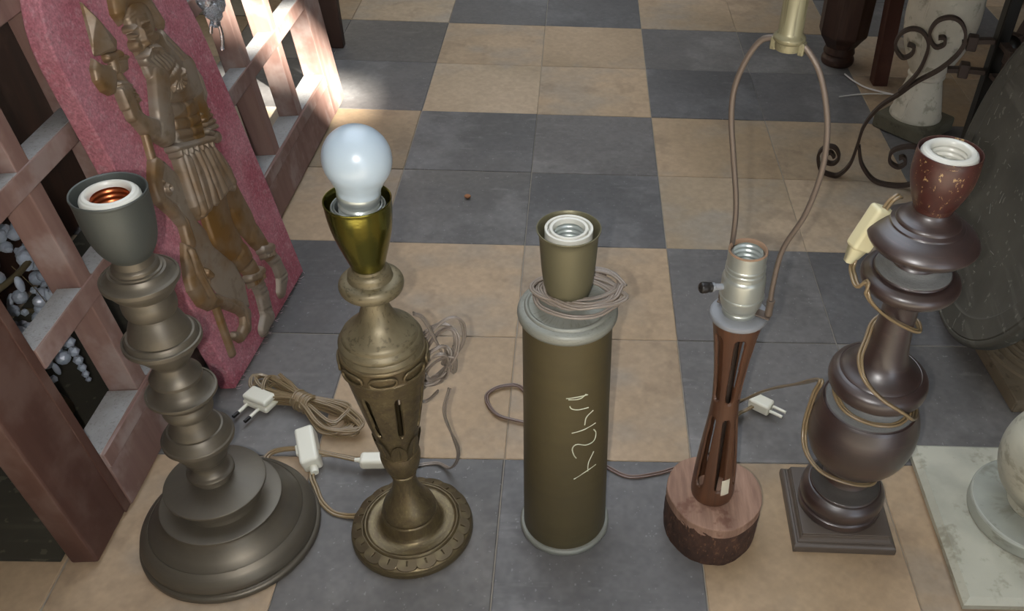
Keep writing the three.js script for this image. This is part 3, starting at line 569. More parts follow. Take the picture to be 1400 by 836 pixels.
  for (let k = 0; k < 8; k++) {                        // chain of oval links round the band
    const th = .16 + k * Math.PI / 4, pts = [];
    for (let q = 0; q < 20; q++) { const s = q / 20 * Math.PI * 2, x = Math.sign(Math.cos(s)) * Math.abs(Math.cos(s)) ** .55 * .0110, y2 = Math.sin(s) * .0046, r = .0358; pts.push([r * Math.sin(th + x / r), .2300 + y2, r * Math.cos(th + x / r)]); }
    obj('chain_link', tube(pts, .00125, 60, true, 8), M.antique, t);
  }
  obj('shoulder', lathe([[.0334, .2395], [.0332, .2435], [.0320, .2450], [.0336, .2470, .001], [.0338, .2495, .0012], [.0315, .2528, .001], [.0306, .2535], [.0303, .2555], [.0296, .2568, .0006], ...smooth([[.0285, .2580], [.0235, .2620], [.0165, .2690], [.0122, .2780], [.0104, .2870], [.0102, .2935]]), [.001, .2935]], 72), M.antiquePale, t);
  obj('collar', lathe([[.0100, .2925], [.0135, .2945], [.0150, .2955], ...smooth([[.0190, .2962], [.0232, .2990], [.0247, .3038], [.0232, .3080], [.0195, .3098]]), [.0172, .3102], [.0166, .3115], [.0165, .3148, .0012], [.0150, .3172, .001], [.0128, .3185], [.0124, .3205], [.001, .3205]], 64), M.antiquePale, t, 'dusty gold turned collar');
  obj('cup', lathe([[.001, .3200], [.0120, .3202, .001], ...smooth([[.0130, .3225], [.0155, .3310], [.0190, .3430], [.0218, .3550], [.0234, .3670], [.0240, .3770]]), [.0243, .3785, .0004], [.0240, .3793, .0003], [.0230, .3786, .0003], ...smooth([[.0228, .3760], [.0222, .3660], [.0205, .354], [.0175, .342]]), [.001, .341]], 64), M.brass, t, 'polished brass cup');
  const hold = obj('lamp_holder', lathe([[.0192, .357], [.0198, .3735, .0008], [.0188, .3745, .0006], [.0182, .3730], [.0176, .3715], [.0172, .3740, .0004], [.0165, .3742], [.0163, .357]], 48), M.silver, t, 'silver metal lamp holder');
  const bulb = new THREE.Group(); bulb.name = 'light_bulb'; bulb.position.set(.0008, .372, .0005); bulb.rotation.z = -.10; t.add(bulb);
  const R0 = .0238, cy = .0395, bp = [];
  for (let i = 0; i <= 26; i++) { const a = mix(0, 2.16, i / 26); bp.push([Math.sin(a) * R0, cy + Math.cos(a) * R0]); }
  const bl = bp.at(-1); bp.push(...smooth([bl, [.0178, cy - R0 * .74], [.0160, cy - R0 * .92], [.0151, .0122]]).slice(1));
  obj('glass', lathe(bp.reverse(), 64, 3), M.frosted, bulb, 'frosted white round glass');
  const th2 = [[.0152, .0140], [.0154, .0130], [.0154, .0085], [.0146, .0078]]; for (let i = 0; i < 18; i++) th2.push([.0140 + .0008 * Math.cos(i / 18 * Math.PI * 6), .0072 - i * .0008]);
  obj('screw_cap', lathe(th2.reverse(), 40, 2.5), M.steel, bulb, 'steel screw cap');
  // cord: lead, switch, bundle with plug
  const lead = obj('cord', flex([[-.0575, .005, -.012], [-.070, .0026, -.0145], [-.083, .0026, -.019], [-.097, .0026, -.033], [-.106, .0026, -.050], [-.1125, .003, -.062], [-.1130, .007, -.071]], .0016, 60), M.cordGold, t);
  const sw = new THREE.Group(); sw.name = 'inline_switch'; sw.position.set(-.1215, .0135, -.0935); sw.rotation.set(.16, .34, .12); sw.userData.label = 'white inline cord switch'; t.add(sw);
  obj('switch_body', new RoundedBoxGeometry(.0195, .021, .046, 4, .0035), M.plug, sw); obj('switch_button', new RoundedBoxGeometry(.0040, .006, .013, 3, .0018).translate(-.0105, .003, .001), M.plug, sw);
  obj('strain_relief', new THREE.CylinderGeometry(.0040, .0052, .009, 20).rotateX(Math.PI / 2).translate(.001, -.003, .026), M.plug, sw);
  const bun = [], A = V3(-.2000, .010, -.196), B = V3(-.0790, .006, -.128), ax = B.clone().sub(A), L = ax.length(); ax.normalize(); const sd = V3(-ax.z, 0, ax.x);
  const P = (s, w, y) => A.clone().addScaledVector(ax, s * L).addScaledVector(sd, w).setY(y);
  const run = [];
  for (let k = 0; k < 9; k++) {
    const w1 = rr(.004, .019), w2 = rr(-.018, -.004), e0 = rr(-.06, .16), e1 = rr(.80, 1.08), y0 = .003 + (k % 3) * .0055;
    run.push(P(e0, 0, y0 + rr(.002, .008)), P(e0 + .10, w1, y0 + .002), P(.45, w1 * .35, y0 + .004), P(.80, w1 * 1.25, y0), P(e1, rr(-.004, .004), y0 + .001), P(.80, w2 * 1.2, y0 + .001), P(.45, w2 * .35, y0 + .003), P(e0 + .12, w2, y0 + .003));
  }
  bun.push(flex(run, .0012, 560));
  const wrap = []; for (let i = 0; i <= 36; i++) { const a = i / 36 * Math.PI * 2 * 4.5, s = .40 + i / 36 * .14; wrap.push(P(s, Math.cos(a) * .0098, .0108 + Math.sin(a) * .0105)); }
  bun.push(flex(wrap, .0015, 180));
  obj('cord_bundle', bun, M.cordGold, t, 'tied bundle of translucent twin cord');
  const pl = new THREE.Group(); pl.name = 'plug'; pl.position.set(-.193, .0115, -.168); pl.rotation.y = -.45; pl.userData.label = 'cream two pin plug'; t.add(pl);
  obj('plug_body', [new RoundedBoxGeometry(.034, .0075, .021, 3, .003).translate(0, -.0042, 0), new RoundedBoxGeometry(.032, .0075, .019, 3, .003).translate(0, .0040, 0)], M.plug, pl);
  for (const x of [-.004, .012]) { obj('pin', new THREE.CylinderGeometry(.0020, .0020, .016, 12).rotateX(Math.PI / 2).translate(x - .006, -.004, .018), M.plug, pl); obj('pin_tip', new THREE.CylinderGeometry(.0021, .0021, .008, 12).rotateX(Math.PI / 2).translate(x - .006, -.004, .028), M.blackPlastic, pl); }
  // coil of cord tucked behind the vase and its tail to the floor
  const coil = [];
  for (let k = 0; k < 7; k++) {
    const cx = .032 + rr(-.006, .008), cz = -.046 + rr(-.010, .010), a = rr(.010, .024), bH = rr(.020, .042), cyy = .186 + rr(-.016, .012);
    for (let q = 0; q < 10; q++) { const s = q / 10 * Math.PI * 2; coil.push([cx + Math.cos(s) * a + Math.sin(s) * .012, cyy + Math.sin(s) * bH, cz + Math.sin(s + k) * .008]); }
  }
  obj('cord_coil', [flex([[.022, .250, -.030], [.030, .236, -.036], ...coil], .00115, 520), flex([[.042, .150, -.045], [.036, .12, -.040], [.043, .06, -.050], [.030, .012, -.070], [.012, .0022, -.085], [-.014, .0022, -.080]], .0011, 80)], M.cordGrey, t, 'coil of grey twin cord');
  shade(t);
}

// ------------------------------------------------------------------ lamp 3: shell case lamp
{
  const t = thing('table_lamp', 'lamp made from a tall brass shell case with scratched writing', 'lamp', [.2655, 0, .0799]);
  obj('foot_rim', lathe([[.001, 0], [.0432, 0], [.0440, .0010, .0006], [.0440, .0042, .0008], [.0425, .0060, .0006], [.0398, .0062], [.001, .0062]], 80), M.shellCap, t, 'pale worn foot rim');
  obj('shell_case', lathe([[.001, .006], [.0398, .006], [.0404, .0085], [.0400, .030], [.0380, .160], [.0368, .262], [.0372, .2665], [.001, .2665]], 96), M.shell, t, 'olive tarnished brass case');
  obj('cap', lathe([[.0368, .2640], [.0388, .2645], [.0406, .2670, .002], [.0409, .2705, .0015], [.0398, .2735, .0015], [.0372, .2748], [.0352, .2752], [.0344, .2770, .0012], [.0328, .2776, .001], [.0310, .2762], [.0200, .2775], [.0130, .2790], [.0112, .2830], [.001, .283]], 80), M.shellCap, t, 'pale dusty stepped cap');
  obj('cup', lathe([[.001, .2800], [.0098, .2802, .001], ...smooth([[.0112, .2812], [.0150, .2852], [.0184, .2940], [.0204, .3070], [.0217, .3250], [.0226, .3430]]), [.0234, .3468], [.0246, .3482, .0005], [.0247, .3492, .0004], [.0238, .3494, .0004], [.0224, .3470], ...smooth([[.0216, .3400], [.0208, .3260], [.0192, .310], [.016, .300]]), [.001, .297]], 64), M.shellCup, t, 'olive metal cup');
  holder(t, .3492, { outer: .0184, inner: .0116, sleeve: M.steel, stepped: false });
  const RS = interp([[.0404, .0085], [.0400, .030], [.0380, .160], [.0368, .262]]);
  const strokes = [[[0.0, 0.2065], [0.266, 0.2074], [0.5, 0.2072]], [[.05, .2052], [.3, .2048], [.46, .2085]], [[0.08, 0.198], [0.128, 0.1946], [0.272, 0.1926], [0.524, 0.1919]], [[0.654, 0.1861], [0.479, 0.1812], [0.44, 0.1726]], [[0.737, 0.169], [0.415, 0.1671], [0.137, 0.1656]], [[0.677, 0.1628], [0.759, 0.1564], [0.709, 0.1481], [0.496, 0.1471], [0.256, 0.151], [0.16, 0.1465], [0.196, 0.1383], [0.253, 0.1337]], [[0.706, 0.1343], [0.566, 0.1229], [0.551, 0.1121]], [[0.785, 0.1149], [0.514, 0.1129], [0.207, 0.1067]]];
  obj('scratched_writing', strokes.map((s) => tube(s.map(([a, h]) => { const r = RS(h) + .00002; return [r * Math.sin(a), h, r * Math.cos(a)]; }), .00052, 26, false, 6)), M.scratch, t, 'pale scratched characters N424');
  const coil = [];
  for (let k = 0; k < 8; k++) {
    const cx = .009 + rr(-.005, .006), a = rr(.022, .037), b = rr(.0155, .026), cz = -.001 + rr(-.006, .006), y0 = .2815 + rr(0, .010), tl = rr(-.4, .4);
    for (let q = 0; q < 12; q++) { const s = q / 12 * Math.PI * 2, x = Math.cos(s) * a, z = Math.sin(s) * b; coil.push([cx + x * Math.cos(tl) - z * Math.sin(tl), y0 + rr(0, .004), cz + x * Math.sin(tl) * .6 + z * Math.cos(tl)]); }
  }
  obj('cord_coil', flex(coil, .00115, 620), M.cordGrey, t, 'coil of grey twin cord round the cup');
  const back = obj('cord', [flex([[.020, .280, -.026], [.030, .262, -.050], [.010, .13, -.055], [-.012, .012, -.08], [-.030, .004, -.128], [-.052, .004, -.184], [-.074, .004, -.1885], [-.0895, .004, -.178], [-.0915, .004, -.164], [-.078, .004, -.142], [-.050, .004, -.1315], [-.010, .003, -.120], [.018, .0025, -.090], [.045, .0022, -.068], [.067, .0022, -.056], [.097, .0022, -.061], [.121, .0022, -.070], [.150, .0022, -.078]], .0013, 190)], M.cordBrown, t);
  shade(t);
}

// ------------------------------------------------------------------ lamp 4: slotted wooden neck on a log slice, with harp
{
  const t = thing('table_lamp', 'slim slotted wooden lamp with tall wire harp on a log slice', 'lamp', [.4093, 0, .0862]);
  const rim = (a) => 1 + .025 * Math.sin(a * 2 + .4) + .018 * Math.sin(a * 3 + 2) + .008 * Math.sin(a * 7);
  {
    const nu = 120, nv = 18, pos = [], uv = [], idx = [];
    for (let j = 0; j <= nv; j++) for (let i = 0; i <= nu; i++) { const a = i / nu * Math.PI * 2, v = j / nv, h = v * .0535, r = .0452 * rim(a) * (1 + .02 * Math.sin(v * 3.1) - .03 * Math.max(0, .15 - v)) + .0009 * (fbm(i / nu, v, 30, 10, 4) - .5) * 2; pos.push(r * Math.sin(a), h, r * Math.cos(a)); uv.push(i / nu * 2, v * .5); }
    for (let j = 0; j < nv; j++) for (let i = 0; i < nu; i++) { const a = j * (nu + 1) + i; idx.push(a, a + 1, a + nu + 1, a + 1, a + nu + 2, a + nu + 1); }
    const g = new THREE.BufferGeometry(); g.setAttribute('position', new THREE.Float32BufferAttribute(pos, 3)); g.setAttribute('uv', new THREE.Float32BufferAttribute(uv, 2)); g.setIndex(idx); g.computeVertexNormals();
    obj('bark', g, M.bark, t, 'dark rough bark');
    const s = new THREE.Shape(Array.from({ length: 90 }, (_, i) => { const a = i / 90 * Math.PI * 2, r = .0448 * rim(a); return new THREE.Vector2(r * Math.sin(a), -r * Math.cos(a)); }));
    const tg = new THREE.ExtrudeGeometry(s, { depth: .010, bevelEnabled: true, bevelThickness: .0012, bevelSize: .0012, bevelSegments: 2 }); tg.rotateX(-Math.PI / 2); tg.translate(0, .0440, 0);
    obj('log_slice', metricUV(tg, .12), M.logTop, t, 'sawn wood top');
  }
  const neck = new THREE.Group(); neck.name = 'neck'; neck.position.set(-.0025, .0550, -.0008); neck.rotation.z = .017; t.add(neck);
  const NR = interp(smooth([[.0198, 0], [.0205, .006], [.0199, .022], [.0186, .044], [.0160, .074], [.0135, .100], [.0122, .120], [.0127, .140], [.0146, .166], [.0173, .190], [.0200, .210], [.0208, .218]], 6));
  const slots = []; for (let k = 0; k < 6; k++) slots.push([.10 + k * Math.PI / 3, .020, .109, .0046, .0037], [.06 + k * Math.PI / 3, .127, .206, .0037, .0050]);
  {
    const nu = 260, nv = 200, pos = [], uv = [], idx = [], open = [];
    for (let j = 0; j <= nv; j++) for (let i = 0; i <= nu; i++) {
      const h = j / nv * .218, th = i / nu * Math.PI * 2, r0 = NR(h); let cut = 0;
      for (const [c0, h0, h1, w0, w1] of slots) { const v = (h - h0) / (h1 - h0); if (v > 0 && v < 1) { const wd = capsuleWidth(mix(w0, w1, v), .07)(v), d = Math.abs(Math.atan2(Math.sin(th - c0), Math.cos(th - c0)) * r0); cut = Math.max(cut, sstep(wd + .0002, wd - .0006, d)); } }
      open.push(cut > .6); const r = r0 - Math.min(cut, .7) * .0030; pos.push(r * Math.sin(th), h, r * Math.cos(th)); uv.push(i / nu, j / nv);
    }
    for (let j = 0; j < nv; j++) for (let i = 0; i < nu; i++) { const a = j * (nu + 1) + i; if (!(open[a] && open[a + 1] && open[a + nu + 1])) idx.push(a, a + 1, a + nu + 1); if (!(open[a + 1] && open[a + nu + 2] && open[a + nu + 1])) idx.push(a + 1, a + nu + 2, a + nu + 1); }
    const g = new THREE.BufferGeometry(); g.setAttribute('position', new THREE.Float32BufferAttribute(pos, 3)); g.setAttribute('uv', new THREE.Float32BufferAttribute(uv, 2)); g.setIndex(idx); g.computeVertexNormals();
    obj('neck_wood', g, M.neckWood, neck, 'polished brown wooden neck');
    obj('centre_rod', new THREE.CylinderGeometry(.0040, .0040, .216, 16).translate(0, .109, 0), M.iron, neck);
  }
  obj('sticker', patch(NR, .42, .016, .036, () => .0042, () => .0004, 6, 6), M.paper, neck, 'torn white paper sticker');
  obj('cap_disc', lathe([[.019, .2160], [.0225, .2165, .0008], [.0236, .2180, .0008], [.0234, .2210, .0010], [.0215, .2222], [.0145, .2225], [.001, .2225]], 56), M.dustyMetal, neck, 'dusty grey metal disc');
  obj('socket_shell', lathe([[.0140, .2215], [.0142, .2255, .0004], [.0136, .2262], [.0136, .2275], [.0150, .2290], [.0166, .2330], [.0172, .2385], [.0179, .2392, .0004], [.0179, .2412, .0004], [.0172, .2418], [.0173, .2545], [.0170, .2575, .001], [.0160, .2592], [.0156, .2596], [.0155, .2622], [.0159, .2630, .0004], [.0159, .2642, .0004], [.0153, .2650], [.0153, .2662], [.0157, .2670, .0004], [.0157, .2682, .0004], [.0151, .2690], [.0150, .2705], [.0152, .2780], [.0153, .2812, .0003], [.0148, .2816]], 56, .5), M.socketShell, neck, 'tarnished silver bulb socket');
  obj('socket_liner', lathe([[.0150, .2795], [.0153, .2818, .0005], [.0146, .2830, .0005], [.0133, .2818], [.0129, .2790]], 48), M.cardboard, neck, 'brown cardboard liner edge');
  const th = []; for (let i = 0; i <= 20; i++) th.push([.0128 - (.5 + .5 * Math.cos(i / 20 * Math.PI * 8)) * .0014, .2805 - i / 20 * .017]);
  obj('threaded_sleeve', lathe(th.concat([[.0110, .262], [.0001, .262]]), 44, 2.2), M.steel, neck, 'threaded metal sleeve');
  const kn = new THREE.Group(); kn.name = 'switch_knob'; kn.position.set(-.0150, .2495, .004); kn.rotation.set(0, .25, Math.PI / 2 - .12); neck.add(kn); kn.userData.label = 'black turn knob';
  obj('knob_stem', lathe([[.0025, 0], [.0027, .008], [.0038, .009], [.0040, .012], [.001, .012]], 20), M.dustyMetal, kn); obj('knob_grip', lathe([[.001, .0105], [.0044, .0110, .001], [.0040, .0135], [.0046, .0155, .001], [.0046, .0200, .0012], [.0030, .0212], [.001, .0212]], 20), M.blackPlastic, kn);
  // harp: saddle, bow and brass top
  const ha = 30 * Math.PI / 180, O = V3(-.0023, 0, -.0012), W = (s, h, o = 0) => V3(O.x + s * Math.cos(ha) - o * Math.sin(ha), h, O.z + s * Math.sin(ha) + o * Math.cos(ha));
  const harp = obj('harp', tube([W(.0200, .286), W(.0192, .312), W(.0212, .345), W(.0320, .379), W(.0370, .415), W(.0352, .444), W(.0292, .467), W(.0205, .486), W(.0085, .4985), W(-.002, .502), W(-.0115, .4995), W(-.0205, .4955), W(-.0285, .481), W(-.0340, .460), W(-.0336, .438), W(-.0282, .410), W(-.0205, .372), W(-.0185, .344), W(-.0190, .312), W(-.0200, .286)].map((v) => v), .0021, 160, false, 10), M.harpRod, t, 'rust tinged wire harp');
  for (const s of [-.0200, .0200]) { const p = W(s, .2815); obj('harp_ferrule', lathe([[.001, 0], [.0030, 0, .0005], [.0030, .0125], [.0034, .0130], [.0034, .0150, .0004], [.0020, .0152], [.001, .0152]], 20).translate(p.x, p.y, p.z), M.harpRod, harp); }
  const sdl = box(-.0225, .0225, -.0008, .0008, -.0045, .0045, .0006); sdl.rotateY(-ha); sdl.translate(O.x, .2800, O.z); obj('saddle', sdl, M.harpRod, harp);
  const tp = W(-.002, .5000); obj('harp_top', lathe([[.001, -.006], [.0085, -.006, .0006], [.0088, -.001], [.0104, .0005, .0006], [.0108, .0025, .0008], [.0088, .0045], [.0080, .0060], [.0078, .0420], [.0090, .0430], [.0090, .0460], [.001, .0465]], 40).translate(tp.x, tp.y, tp.z), M.harpTop, harp, 'worn brass harp top');
  const cl = [1, -1].map((s) => { const p = W(s * .0095 - .002, .4965); return new RoundedBoxGeometry(.0042, .0085, .0062, 2, .001).rotateY(-ha).translate(p.x, p.y, p.z); }); obj('harp_clip', cl[0], M.harpTop, harp); obj('harp_clip', cl[1], M.harpTop, harp);
  const cord = obj('cord', flex([[.002, .050, -.052], [.008, .030, -.075], [.022, .0105, -.112], [.046, .0085, -.148], [.060, .010, -.1575], [.066, .010, -.162]], .0015, 50), M.cordGold, t);
  const pg = new THREE.Group(); pg.name = 'plug'; pg.position.set(.0765, .0098, -.1665); pg.rotation.y = -.62; cord.add(pg); pg.userData.label = 'cream two pin plug';
  obj('plug_body', [new RoundedBoxGeometry(.026, .014, .017, 3, .003), ...[-.0045, .0045].map((z) => new THREE.CylinderGeometry(.0019, .0019, .018, 10).rotateZ(Math.PI / 2).translate(.020, 0, z))], M.plug, cord).applyMatrix4(new THREE.Matrix4().makeRotationY(-.62).setPosition(.0765, .0098, -.1665));
  cord.remove(pg);
  shade(t);
}

// ------------------------------------------------------------------ lamp 5: mahogany baluster lamp
{
  const t = thing('table_lamp', 'dark mahogany baluster lamp with square plinth and wound gold cord', 'lamp', [.5412, 0, .0668]);
  const sq = (w, pts) => {                             // a square moulded slab from a [inset, height] profile
    const P = profile(pts.map(([i, h, f]) => [w / 2 - i, h, f])), pos = [], idx = [], n = P.length;
    const K = [[1, 1], [1, -1], [-1, -1], [-1, 1]];
    for (let s = 0; s < 4; s++) for (let j = 0; j < n; j++) for (const k of [s, (s + 1) % 4]) pos.push(K[k][0] * P[j].x, P[j].y, K[k][1] * P[j].x);
    for (let s = 0; s < 4; s++) for (let j = 0; j < n - 1; j++) { const a = (s * n + j) * 2; idx.push(a, a + 1, a + 3, a, a + 3, a + 2); }
    const g = new THREE.BufferGeometry(); g.setAttribute('position', new THREE.Float32BufferAttribute(pos, 3)); g.setIndex(idx); g.computeVertexNormals();
    return metricUV(creased(g, .6), .2);
  };
  const pw = obj('plinth', sq(.1005, [[.0500, 0], [.0006, 0], [0, .0012, .0008], [0, .0085, .003], [.0024, .0108, .001], [.0040, .0108], [.0042, .0122], [.0056, .0130], [.0068, .0158, .001], [.0070, .0176], [.0076, .0180], [.0076, .0206, .0008], [.0500, .0212]]), phy({ color: 0x554b42, roughness: .5, clearcoat: .4, clearcoatRoughness: .35, bumpMap: tFine, bumpScale: .0002 }), t, 'square stepped plinth');
  pw.rotation.y = -.03;
  obj('turned_foot', lathe([[.001, .0130], [.0416, .0130], [.0418, .0140, .0005], [.0416, .0200], [.0405, .0208], [.0400, .0218], [.0406, .0228], ...smooth([[.0412, .0250], [.0418, .0300], [.0405, .0365], [.0365, .0415]]), [.0352, .0425], [.0346, .0425], [.0340, .0440, .0005], ...smooth([[.0325, .0450], [.0270, .0490], [.0232, .0560], [.0222, .0640], [.0228, .0720]]), [.001, .0720]], 80), M.mahogany, t);
  obj('ball', lathe([[.001, .0680], [.0228, .0690], ...smooth([[.0250, .0715], [.0340, .0800], [.0440, .0930], [.0497, .1100], [.0508, .1250], [.0490, .1390], [.0445, .1520]], 8), [.0428, .1545], [.0420, .1542], [.0412, .1548], ...smooth([[.0400, .1556], [.0345, .1580], [.0305, .1625], [.0290, .1690]]), [.001, .1690]], 80), M.mahogany, t, 'large turned ball');
  obj('flange', lathe([[.0280, .1680], [.0310, .1705], ...smooth([[.0370, .1725], [.0425, .1770], [.0442, .1830], [.0428, .1895], [.0385, .1935]]), [.0364, .1945], [.0358, .1942], [.0352, .1950], ...smooth([[.0335, .1962], [.0270, .2010], [.0215, .2080], [.0186, .2180], [.0166, .2340], [.0154, .2520], [.0150, .2660], [.0158, .2750]]), [.001, .2750]], 80), M.mahogany, t);
  obj('lower_disc', lathe([[.0150, .2735], [.0190, .2775], [.0230, .2810], ...smooth([[.0300, .2850], [.0375, .2895], [.0404, .2948], [.0394, .2995], [.0350, .3030]]), [.0322, .3040], [.0316, .3038], [.0312, .3052, .0006], ...smooth([[.0295, .3064], [.0225, .3090], [.0175, .3135], [.0162, .3185]]), [.001, .3185]], 80), M.mahogany, t);
  obj('upper_disc', lathe([[.0160, .3170], [.0210, .3205], ...smooth([[.0300, .3245], [.0390, .3290], [.0436, .3345], [.0430, .3382], [.0385, .3430], [.0312, .3475]]), [.0296, .3480], [.0291, .3484], [.0288, .3496, .0005], [.0266, .3505], [.0255, .3512], [.0251, .3528, .0006], ...smooth([[.0240, .3542], [.0195, .3572], [.0165, .3605], [.0155, .3630]]), [.001, .3630]], 80), M.mahogany, t);
  const settled = std({ map: rep(tDust, 3, 1), color: 0xb9bcbc, roughness: .95, bumpMap: tFine, bumpScale: .0003 });
  const lift = (l, d = .00025) => l.map(([r, h]) => [r, h + d]);
  obj('dust_layer', lathe(lift(smooth([[.0408, .1549], [.0400, .1556], [.0345, .1580], [.0305, .1625], [.0292, .1685]])), 80, 2), settled, t, 'grey dust on the ledge');
  obj('dust_layer', lathe(lift(smooth([[.0308, .3054], [.0295, .3064], [.0225, .3090], [.0190, .3122]])), 80, 2), settled, t, 'grey dust on the ledge');
  obj('dust_layer', lathe(lift(smooth([[.0336, .0441], [.0325, .0450], [.0270, .0490], [.0240, .0545]])), 80, 2), std({ map: rep(tDust, 3, 1), color: 0x6f6a66, roughness: .9 }), t, 'thin brown dust on the foot');
  obj('cup', lathe([[.001, .3620], [.0150, .3622, .0006], [.0157, .3645], [.0162, .3668], [.0166, .3672], ...smooth([[.0172, .3685], [.0205, .3770], [.0234, .3870], [.0245, .3960], [.0244, .4060], [.0240, .4100]]), [.0240, .4118, .0003], [.0232, .4120, .0003], [.0230, .4050], [.0230, .396], [.021, .385], [.001, .385]], 64), M.redPaint, t, 'chipped dark red painted cup');
  holder(t, .4128, { outer: .0214, inner: .0134, sleeve: M.ceramic, depth: .020 });
  const cord = obj('cord', [
    flex([[-.0190, .3600, -.020], [-.0235, .3620, -.016], [-.030, .352, -.0155], [-.0450, .3040, -.0120], [-.0480, .2980, .0040], [-.0460, .2960, .0140], [-.042, .3045, .0180], [-.0395, .2925, .0215], [-.0275, .2785, .0215], [-.0085, .2635, .0180], [.0135, .2500, .0130], [.0190, .2480, .0035], [.0165, .2470, -.0085], [.0000, .2440, -.0180], [-.0140, .2390, -.0115], [-.0210, .2310, .0010], [-.0290, .2225, .0180], [-.0265, .2125, .0345], [-.0110, .1995, .0440], [.0100, .1860, .0465], [.0220, .1740, .0420], [.0330, .1640, .0210], [.0335, .1640, -.0050], [.0200, .1660, -.0290], [-.0060, .1680, -.0345], [-.0280, .1700, -.0240], [-.0360, .1690, .0000], [-.0320, .1640, .0180], [-.0200, .1605, .0290], [-.0010, .1585, .0345], [.0190, .1575, .0300], [.0345, .1600, .0130], [.0390, .1640, .0000]], .0015, 260),
    flex([[-.1010, -.0035, -.146], [-.080, .016, -.140], [-.062, .060, -.112], [-.050, .118, -.060], [-.0455, .166, -.015], [-.0490, .150, -.012], [-.0525, .118, -.006], [-.0520, .1000, .0080], [-.0420, .0850, .0170], [-.0260, .0760, .0240], [-.0010, .0680, .0260], [.0190, .0620, .0190], [.0255, .060, .0000], [.012, .060, -.023], [-.012, .064, -.023]], .0015, 170)], M.cordGold, t, 'wound gold twin cord');
  // cream plug wedged beside the upper disc
  const pg = obj('plug', [new RoundedBoxGeometry(.0195, .040, .014, 3, .0035), new THREE.CylinderGeometry(.0094, .0050, .014, 4, 1).rotateY(Math.PI / 4).scale(1, 1, .75).translate(0, -.0265, 0)], M.plugAged, cord, 'aged cream plug');
  pg.position.set(-.0375, .3325, -.0155); pg.rotation.set(0, .3, -.40);
  for (const m of t.children) if (m !== pw) { m.position.y += .0082; m.scale.setScalar(.988); }                 // everything turned stands on the plinth
  shade(t);
}

// ------------------------------------------------------------------ marble urn on its slab
{
  const s = thing('marble_slab', 'worn white marble slab with bevelled edge under the urn', 'slab', [.745, 0, .082]);
  const bw = .206;
  const shp = new THREE.Shape([[-.108, -.100], [.10, -.100], [.10, .100], [-.108, .100]].map((p) => new THREE.Vector2(...p)));
  const g = new THREE.ExtrudeGeometry(shp, { depth: .006, bevelEnabled: true, bevelThickness: .005, bevelSize: .006, bevelOffset: -.006, bevelSegments: 1 }); g.rotateX(-Math.PI / 2); g.translate(0, .005, 0);
  obj('slab_body', metricUV(creased(g, .3), .3), M.marble, s); s.rotation.y = -.012;
  const u = thing('marble_urn', 'pale marble round urn with a disc foot', 'urn', [.7356, .0162, .0772]);
  obj('foot_disc', lathe([[.001, 0], [.0615, 0], [.0625, .0012, .0008], [.0625, .0135, .001], [.0605, .0160, .0012], [.0400, .0165], [.001, .0165]], 72), M.marbleGrey, u, 'grey veined foot disc');
  obj('bowl', lathe([[.001, .0160], [.0270, .0160], [.0280, .0175, .0008], [.0265, .0210], ...smooth([[.0262, .0240], [.0330, .0330], [.0455, .0480], [.0525, .0680], [.0535, .0880], [.0480, .1080], [.0360, .1230], [.0240, .1290]]), [.0230, .1310], [.001, .131]], 72), M.marble, u, 'rounded marble bowl');
  shade(s); shade(u);
}

// ------------------------------------------------------------------ stone disc and moulded plinth on the right
{
  const p = thing('moulded_plinth', 'brown weathered plinth with ring mouldings beside the stone disc', 'plinth', [.873, 0, -.188]);
  p.rotation.y = .06;
  obj('plinth_block', box(-.1, .1, 0, .0185, -.1, .1, .003, .3), M.brownStone, p);
  const rg = []; for (const [r, w, h] of [[.0975, .009, .006], [.0835, .0055, .009], [.0740, .0055, .012], [.0645, .0055, .015], [.0550, .0055, .018]]) rg.push([r, r - w, h]);
  rg.forEach(([a, b, h]) => obj('ring_moulding', metricUV(lathe([[b - .001, .018], [b, .018 + h, .002], [a, .018 + h * .85, .003], [a + .001, .018]], 64), .3), M.brownStone, p));
  const d = thing('stone_disc', 'large dark round stone disc leaning beside the iron stand', 'disc');
  const n = V3(-.97602, .17903, -.12384).normalize(), x = V3(-n.z, 0, n.x).normalize(), y = n.clone().cross(x).normalize();
  // lathe axis along the face normal
  const X = n.clone().cross(V3(0, 1, 0)).normalize(), Z = X.clone().cross(n).normalize();
  basis(X, n, Z, V3(.776, .2085, -.254)).decompose(d.position, d.quaternion, d.scale);
  const dg = lathe([[.001, -.020], [.190, -.020], [.199, -.017, .004], [.201, -.004, .004], [.1965, 0, .002], [.1930, .0004], [.1915, -.0010], [.1900, .0004], [.1660, .0002], [.1645, -.0016], [.1625, -.0022], [.130, -.0045], [.060, -.0058], [.001, -.006]], 110);
  obj('disc_body', metricUV(dg, .35), M.stone, d);
  const sc = []; for (let i = 0; i < 60; i++) { const r = rr(.03, .19), a = rr(0, 6.28), l = rr(.003, .014), q = rr(0, 6.28), yy = r > .165 ? .0003 : mix(-.0058, -.0020, clamp((r - .06) / .10, 0, 1)); sc.push(tube([[r * Math.cos(a), yy, r * Math.sin(a)], [r * Math.cos(a) + l * Math.cos(q), yy + .0001, r * Math.sin(a) + l * Math.sin(q)]], .00028, 3, false, 4)); }
  obj('scratches', sc, std({ color: 0x8d8a80, roughness: .9 }), d).userData.kind = 'stuff';
  shade(p); shade(d);
}

